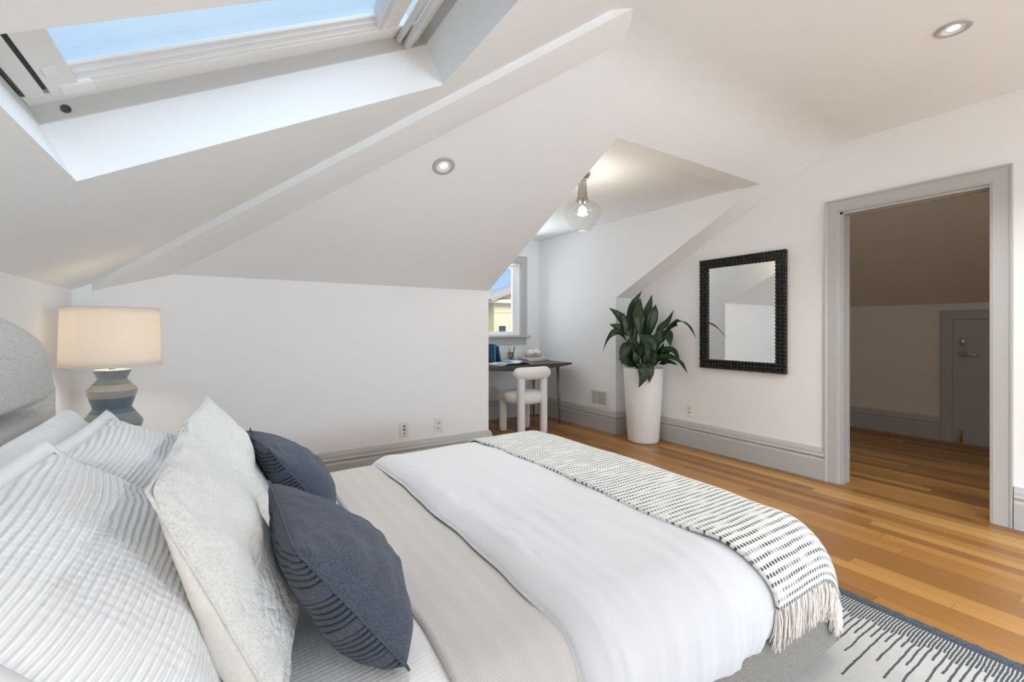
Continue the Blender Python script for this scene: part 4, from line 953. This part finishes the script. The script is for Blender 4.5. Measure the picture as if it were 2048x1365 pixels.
post(CX - .153, CY - .190, .66); post(CX + .155, CY - .165, .66); post(CX - .155, CY + .165, .34); post(CX + .155, CY + .165, .34)
mb = MB(); bp = []; rr = []
for k in range(25):
    t = -1 + 2 * k / 24; bp.append((CX + .232 * t, CY - .196 + .045 * t * t + .010 * t, .652)); rr.append(.067 * (max(0.02, 1 - abs(t) ** 9)) ** .5)
mb.tube(bp, rr, 24); mb.build('backrest', M['boucle'], ch)

# things on the desk
def book(label, x0, y0, w, d, h, mat, tilt=0):
    t = thing('book', label, 'book', (x0, y0, DT), 'books standing on the desk')
    fn = lambda a, b, c: (x0 + a * cos(tilt) - c * sin(tilt), y0 + b, DT + .0005 + c * cos(tilt) + a * sin(tilt))
    mb = MB(); mb.fbox(fn, 0, .003, 0, d, 0, h); mb.fbox(fn, w - .003, w, 0, d, 0, h); mb.fbox(fn, 0, w, 0, .003, 0, h); mb.build('cover', mat, t, bevel=.001)
    mb = MB(); mb.fbox(fn, .0032, w - .0032, .0035, d - .004, .003, h - .004); mb.build('pages', M['paper'], t)
book('dark teal hardcover standing at the left end of the book row', 2.590, 4.50, .042, .16, .215, M['tealdk'])
book('bright teal hardcover between the dark teal and the navy books', 2.6335, 4.49, .032, .17, .212, M['teal'])
book('navy hardcover leaning against the teal books', 2.712, 4.50, .030, .15, .192, M['navybook'], tilt=math.radians(11))
om = thing('open_magazine', 'open magazine lying at the front of the desk', 'magazine', (2.66, 4.20, DT))
rot = math.radians(6)
def page(sd, lift, k):
    mb = MB(); pts, uv = [], []
    for i in range(17):
        a = i / 16
        for j in range(9):
            b = j / 8 - .5; h = .004 + lift * (sin(pi * min(1, a * 1.15)) ** 1.2) * .9 + .012 * (1 - a) ** 3 + k * .0035
            lx, ly = sd * a * .225, b * .30; pts.append((2.66 + lx * cos(rot) - ly * sin(rot), 4.20 + lx * sin(rot) + ly * cos(rot), DT + h)); uv.append((a, j / 8 if sd > 0 else 1 - j / 8))
    mb.grid(pts, 17, 9, uvs=uv); mb.build('page', M['page'], om, solid=.0012, fixn=False)
page(-1, .012, 0); page(1, .018, 0); page(1, .034, 1)
pc = thing('pen_holder', 'black wire mesh pen cup on the desk under the window', 'pen cup', (2.935, 4.60, DT))
px, py = 2.935, 4.60
mb = MB()
for z in [0.002 + .011 * k for k in range(10)]: mb.tube([(px + .038 * cos(2 * pi * k / 28), py + .038 * sin(2 * pi * k / 28), DT + z) for k in range(29)], .0022 if z in (.002, .101) else .0010, 4, cap=False)
for k in range(28): a = 2 * pi * k / 28; mb.tube([(px + .038 * cos(a), py + .038 * sin(a), DT + .002), (px + .038 * cos(a), py + .038 * sin(a), DT + .101)], .0010, 4)
mb.tube([(px + .038 * cos(2 * pi * k / 28), py + .038 * sin(2 * pi * k / 28), DT + .101) for k in range(29)], .003, 6, cap=False)
mb.lathe([(.001, DT + .0005), (.039, DT + .0005), (.039, DT + .004)], px, py, 28); mb.build('mesh_cup', M['blackwire'], pc, fixn=False)
for q, (ax, ay, bx, by, L) in enumerate(((-.012, 0, -.020, .01, .165), (.006, .01, .004, .012, .150), (.0, -.01, .052, -.008, .175), (.010, .0, .068, .012, .165))):
    mb = MB(); mb.tube([(px + ax, py + ay, DT + .006), (px + bx, py + by, DT + L)], .0036, 8)
    tag(mb.build('pen', M['blackwire'], loc=(px + ax, py + ay, DT)), ['upright black pen at the left of the pen cup', 'short upright black pen in the middle of the pen cup', 'longest black pen leaning right out of the pen cup', 'black pen leaning farthest right in the pen cup'][q], 'pen', 'pens in the mesh cup')
MX, MYc = 3.225, 4.555
for q, (w, d, z0, h, r, mat, lb) in enumerate(((.27, .215, 0, .016, .05, 'cover_grey', 'grey magazine at the bottom of the desk stack'), (.265, .21, .0165, .014, -.06, 'cover_white', 'white magazine in the middle of the desk stack'), (.255, .205, .031, .013, .09, 'cover_white', 'white magazine on top of the desk stack under the tray'))):
    t = thing('magazine', lb, 'magazine', (MX, MYc, DT + z0), 'magazines stacked on the desk')
    fn = lambda a, b, c: (MX + a * cos(r) - b * sin(r), MYc + a * sin(r) + b * cos(r), DT + z0 + .0003 + c)
    mb = MB(); mb.fbox(fn, -w / 2, w / 2, -d / 2, d / 2, 0, .0012); mb.fbox(fn, -w / 2, w / 2, -d / 2, d / 2, h - .0012, h); mb.fbox(fn, -w / 2, -w / 2 + .0012, -d / 2, d / 2, 0, h); mb.build('cover', M[mat], t)
    mb = MB(); mb.fbox(fn, -w / 2 + .0014, w / 2 - .002, -d / 2 + .002, d / 2 - .002, .0013, h - .0013); mb.build('pages', M['paper'], t)
TZ = DT + .0445
ty = thing('beaded_tray', 'small round wooden tray with a beaded rim on the magazine stack', 'tray', (MX + .01, MYc, TZ))
mb = MB(); mb.lathe([(.001, TZ), (.098, TZ), (.100, TZ + .008), (.094, TZ + .006), (.001, TZ + .005)], MX + .01, MYc, 40); mb.build('tray_base', M['tray'], ty)
mb = MB()
for k in range(38): a = 2 * pi * k / 38; mb.sphere((MX + .01 + .096 * cos(a), MYc + .096 * sin(a), TZ + .016), .0082, 8, 6)
mb.build('bead_rim', M['bead'], ty)
for q, (dx, dy, r, lb) in enumerate(((-.038, .0, .044, 'white ceramic pod on the tray, nearer the pen cup'), (.048, -.012, .047, 'white ribbed ceramic pod on the tray, nearer the cheek wall'))):
    cx, cy, cz = MX + .01 + dx, MYc + dy, TZ + .006
    mb = MB(); nn = 48; pr = [(sin(pi * j / 16) * r * (1 if j < 12 else 1), cz + r * .96 * (1 - cos(pi * j / 16))) for j in range(15)] + [(r * .12, cz + r * 2.0), (r * .05, cz + r * 2.1), (.0005, cz + r * 2.12)]
    vs = [(cx + R * (1 + .05 * cos(10 * 2 * pi * k / nn)) * cos(2 * pi * k / nn), cy + R * (1 + .05 * cos(10 * 2 * pi * k / nn)) * sin(2 * pi * k / nn), z) for R, z in pr for k in range(nn)]
    mb.add(vs, [(i * nn + k, i * nn + (k + 1) % nn, (i + 1) * nn + (k + 1) % nn, (i + 1) * nn + k) for i in range(len(pr) - 1) for k in range(nn)], smooth=True)
    tag(mb.build('ceramic_pod', M['ceramic'], loc=(cx, cy, cz)), lb, 'ornament')
gb = thing('bead_garland', 'pale wooden bead garland trailing off the tray onto the desk', 'garland', (MX + .14, MYc - .08, DT))
mb = MB(); path = []
for k in range(22):
    t = k / 21; path.append((MX + .075 + .115 * t + .012 * sin(t * 9), MYc - .075 - .03 * t + .02 * sin(t * 6), max(DT + .0095, TZ + .030 - .115 * max(0, t - .12))))
for k in range(12):
    t = k / 11; path.append((MX + .10 + .09 * t, MYc - .02 - .05 * sin(pi * t), max(DT + .0095, TZ + .028 - .09 * t)))
for p in path: mb.sphere(p, .0090, 8, 6)
mb.build('beads', M['beadw'], gb)

# ------------------------------------------------------------------ potted plant
QX, QY, PH = 3.505, 3.035, .735
pp = thing('potted_aspidistra', 'tall tapered white planter with a dark green broad-leaved plant', 'potted plant', (QX, QY, 0))
mb = MB(); mb.lathe([(.001, 0), (.136, 0), (.146, .008), (.150, .02), (.172, .35), (.193, PH - .006), (.191, PH), (.184, PH), (.181, PH - .05), (.001, PH - .05)], QX, QY, 64); mb.build('planter', M['planter'], pp)
mb = MB(); pts = [(QX + .181 * r / 8 * cos(2 * pi * k / 32), QY + .181 * r / 8 * sin(2 * pi * k / 32), PH - .035 + .006 * noise.noise((r * 1.0, k * .9, 0))) for r in range(9) for k in range(32)]
mb.add(pts, [(r * 32 + k, r * 32 + (k + 1) % 32, (r + 1) * 32 + (k + 1) % 32, (r + 1) * 32 + k) for r in range(8) for k in range(32)], smooth=True); mb.build('soil', M['soil'], pp)
LR, LD = Vector((cos(YAW), -sin(YAW), 0)), Vector((sin(YAW), cos(YAW), 0))
def bez(P, t):
    P = [Vector(p) for p in P]
    while len(P) > 1: P = [a + (b - a) * t for a, b in zip(P, P[1:])]
    return P[0]
def spline(P, n):   # Catmull-Rom through points
    P = [Vector(p) for p in P]; Q = [P[0] * 2 - P[1]] + P + [P[-1] * 2 - P[-2]]; out = []
    for i in range(1, len(Q) - 2):
        for k in range(n):
            t = k / n; a, b, c, d = Q[i - 1], Q[i], Q[i + 1], Q[i + 2]
            out.append(.5 * ((2 * b) + (c - a) * t + (2 * a - 5 * b + 4 * c - d) * t * t + (3 * b - a - 3 * c + d) * t ** 3))
    return out + [P[-1]]
def leaf(root, pts, width, face=0.0, wmax=.45):
    """root, pts in plant coordinates (sideways, away, height above floor); blade runs pts[0]..pts[-1]"""
    T = lambda p: Vector((QX, QY, 0)) + LR * p[0] + LD * p[1] + Vector((0, 0, p[2]))
    P = spline([T(p) for p in pts], 8); n = len(P); mb = MB(); V, uv = [], []
    for i, p in enumerate(P):
        t = i / (n - 1); tg = (P[min(i + 1, n - 1)] - P[max(i - 1, 0)]).normalized()
        view = (-LD * cos(face) + LR * sin(face) + Vector((0, 0, .25))).normalized()
        sd = tg.cross(view)
        sd = sd.normalized() if sd.length > .05 else LR
        nm = sd.cross(tg).normalized()
        w = width * .5 * (sin(pi * t ** (math.log(.5) / math.log(wmax))) ** 1.05 if 0 < t < 1 else 0) + .0012
        for c in (-1, -.5, 0, .5, 1):
            q = p + sd * (w * c) + nm * (w * .28 * (abs(c) ** 1.4) + .003 * noise.noise((t * 6, c, width * 50)))
            q.x = min(q.x, XM - .006); 
            V.append(tuple(q)); uv.append((c, t))
    mb.grid(V, n, 5, uvs=uv)
    lf = mb.build('leaf', M['leaf'], pp, solid=.0012, fixn=False)
    r = T(root); b = P[0]; mid = (r + b) / 2 + Vector((0, 0, .03))
    mb = MB(); mb.tube([tuple(bez((r, mid, b), k / 6)) for k in range(7)], [.0048 - .0003 * k for k in range(7)], 6); mb.build('stem', M['stem'], lf)
D0, L0 = Vector((QX, QY, 0)).dot(LD), Vector((QX, QY, 0)).dot(LR)
k_ = .0039 / 3.1024     # design sheet units to metres
def Lf(pts, w, face=0.0, dep=(0, 0, 0), wmax=.45, root=None):
    out = []
    for i, (X, Y) in enumerate(pts):
        dd = dep[min(i, len(dep) - 1)]; d = D0 + dd; out.append((((1180 + X / 3.1024) - 1024) / 892 * d - L0, dd, HC + (178 - Y / 3.1024) / 892 * d))
    r = root or (out[0][0] * .35, out[0][1] * .3, PH - .04)
    leaf(r, out, w * k_, face, wmax)
Lf([(252, 620), (245, 500), (268, 400), (322, 318)], 74, .3, (0, .02, .04, .05))
Lf([(308, 600), (302, 500), (300, 430), (312, 360)], 88, -.1, (-.05, -.06, -.04, -.02))
Lf([(330, 570), (345, 480), (368, 410), (384, 340)], 62, -.5, (.05, .06, .07, .08))
Lf([(360, 610), (378, 520), (396, 450), (408, 402)], 80, .2, (-.02, -.03, -.03, -.02))
Lf([(232, 570), (208, 510), (165, 460), (118, 422)], 82, .2, (.0, -.02, -.03, -.04), .35)
Lf([(222, 590), (217, 530), (212, 452)], 38, .1, (-.06, -.07, -.07))
Lf([(240, 600), (195, 560), (160, 540), (122, 525)], 62, .3, (-.03, -.05, -.06, -.07))
Lf([(232, 640), (195, 588), (150, 572), (110, 610), (80, 690)], 50, .9, (-.02, -.06, -.09, -.11, -.12))
Lf([(278, 650), (235, 655), (210, 710), (195, 775)], 84, -.7, (-.10, -.19, -.24, -.25))
Lf([(308, 598), (345, 615), (385, 650), (408, 692)], 104, .2, (-.16, -.21, -.23, -.24), .5)
Lf([(405, 590), (440, 545), (480, 510), (518, 438)], 52, -.3, (.0, -.02, -.04, -.08))
Lf([(440, 640), (480, 555), (550, 510), (610, 535), (660, 610)], 48, .4, (-.10, -.18, -.30, -.42, -.52))
Lf([(455, 560), (482, 590), (500, 660)], 76, .1, (-.08, -.12, -.16))
Lf([(420, 715), (470, 688), (520, 695), (560, 760)], 60, .2, (-.06, -.14, -.22, -.30))
Lf([(392, 785), (430, 740), (500, 735), (560, 765), (605, 828)], 66, .4, (-.08, -.16, -.26, -.36, -.44))
Lf([(318, 765), (330, 800), (330, 850), (303, 918)], 86, .0, (-.185, -.22, -.225, -.22), .4)
Lf([(366, 762), (374, 810), (368, 890)], 56, .1, (-.185, -.215, -.215))
Lf([(285, 785), (245, 762), (210, 752), (178, 738)], 70, .2, (-.08, -.13, -.16, -.18))
Lf([(395, 660), (420, 610), (438, 550)], 84, .1, (-.10, -.12, -.13), .55)
Lf([(345, 770), (350, 700), (340, 610)], 74, .2, (-.10, -.10, -.08))
Lf([(300, 740), (282, 670), (262, 590)], 70, -.2, (-.08, -.08, -.05))
Lf([(370, 740), (385, 690), (395, 620)], 70, .3, (-.04, -.04, -.02))
Lf([(330, 740), (320, 660), (330, 560)], 66, .4, (.06, .07, .07))
Lf([(262, 740), (245, 690), (240, 610)], 58, -.3, (.02, .02, .03))
Lf([(400, 745), (440, 700), (455, 640)], 56, -.2, (.0, -.04, -.06))
Lf([(430, 770), (480, 758), (545, 778)], 44, .3, (-.05, -.12, -.22))
for pts, w, fc, dp in (([(290, 690), (268, 620), (275, 540), (300, 480)], 66, .4, (.02, .03, .04, .05)), ([(350, 690), (345, 600), (338, 520), (345, 450)], 70, -.3, (.05, .06, .08, .09)), ([(322, 745), (312, 690), (316, 630)], 60, .5, (-.12, -.14, -.14)),
        ([(270, 765), (255, 725), (215, 715), (200, 760)], 58, -.3, (-.06, -.09, -.12, -.13)), ([(375, 720), (405, 660), (412, 585)], 70, .5, (-.07, -.08, -.08)), ([(410, 760), (445, 720), (470, 700), (505, 735)], 56, .2, (-.03, -.09, -.14, -.18)),
        ([(300, 770), (285, 735), (270, 690)], 56, .1, (-.13, -.15, -.15)), ([(365, 770), (392, 745), (410, 700)], 58, .3, (-.14, -.16, -.17)), ([(280, 640), (262, 560), (250, 480)], 52, .6, (.05, .06, .06)), ([(430, 650), (455, 600), (490, 575)], 50, -.1, (-.02, -.04, -.06)), ([(340, 775), (348, 740), (372, 700)], 54, -.2, (-.15, -.17, -.18))):
    Lf(pts, w, fc, dp)

# ------------------------------------------------------------------ the house across the street
hs = thing('neighbouring_house', 'yellow house with grey roof seen through the dormer window', 'house', (8, 15, -3))
mb = MB(); mb.box(2.0, 8.05, 14.0, 18, -3, 2.12); mb.build('side_wall', M['stucco_dark'], hs)
mb = MB(); mb.box(7.98, 11.2, 13.6, 18, -3, 2.12); mb.poly([(7.98, 13.6, 2.12), (11.2, 13.6, 2.12), (9.59, 13.6, 2.78)]); mb.box(7.97, 11.2, 13.585, 13.6, 1.69, 1.72); mb.build('bay_wall', M['stucco'], hs)
mb = MB(); mb.box(1.8, 7.9, 13.8, 14, 2.06, 2.18); mb.box(7.78, 11.4, 13.42, 13.6, 2.03, 2.16); mb.build('fascia', M['fascia'], hs, bevel=.02)
mb = MB(); mb.add([(1.8, 13.75, 2.17), (11.4, 13.75, 2.17), (11.4, 15.6, 2.70), (1.8, 15.6, 2.70), (11.4, 17.6, 2.1), (1.8, 17.6, 2.1)], [(0, 1, 2, 3), (3, 2, 4, 5)])
mb.add([(7.76, 13.38, 2.14), (9.59, 13.38, 2.88), (9.59, 15.2, 2.88), (7.76, 15.2, 2.14), (11.42, 13.38, 2.14), (11.42, 15.2, 2.14)], [(0, 1, 2, 3), (1, 4, 5, 2)]); mb.build('roof', M['roof'], hs, solid=.05)
mb = MB(); mb.add([(7.74, 13.36, 2.06), (9.59, 13.36, 2.80), (9.59, 13.36, 2.91), (7.70, 13.36, 2.15), (11.44, 13.36, 2.06), (11.48, 13.36, 2.15)], [(0, 1, 2, 3), (1, 4, 5, 2)]); mb.build('rake_board', M['rake'], hs, solid=.05)
def hwin(x0, x1, z0, z1, y):
    mb = MB()
    for r in ((x0 - .06, x0, z0, z1 + .07), (x1, x1 + .06, z0, z1 + .07), (x0, x1, z1, z1 + .07), (x0 - .06, x1 + .06, z0 - .07, z0)): mb.box(r[0], r[1], y - .05, y + .01, r[2], r[3])
    w = mb.build('window_frame', M['fascia'], hs); mb = MB(); mb.box(x0, x1, y - .02, y - .005, z0, z1); mb.build('window_pane', M['darkpane'], w)
hwin(8.15, 8.45, .35, 1.22, 13.6); hwin(7.72, 7.86, .35, 1.22, 14.0); hwin(9.2, 9.9, .35, 1.22, 13.6)
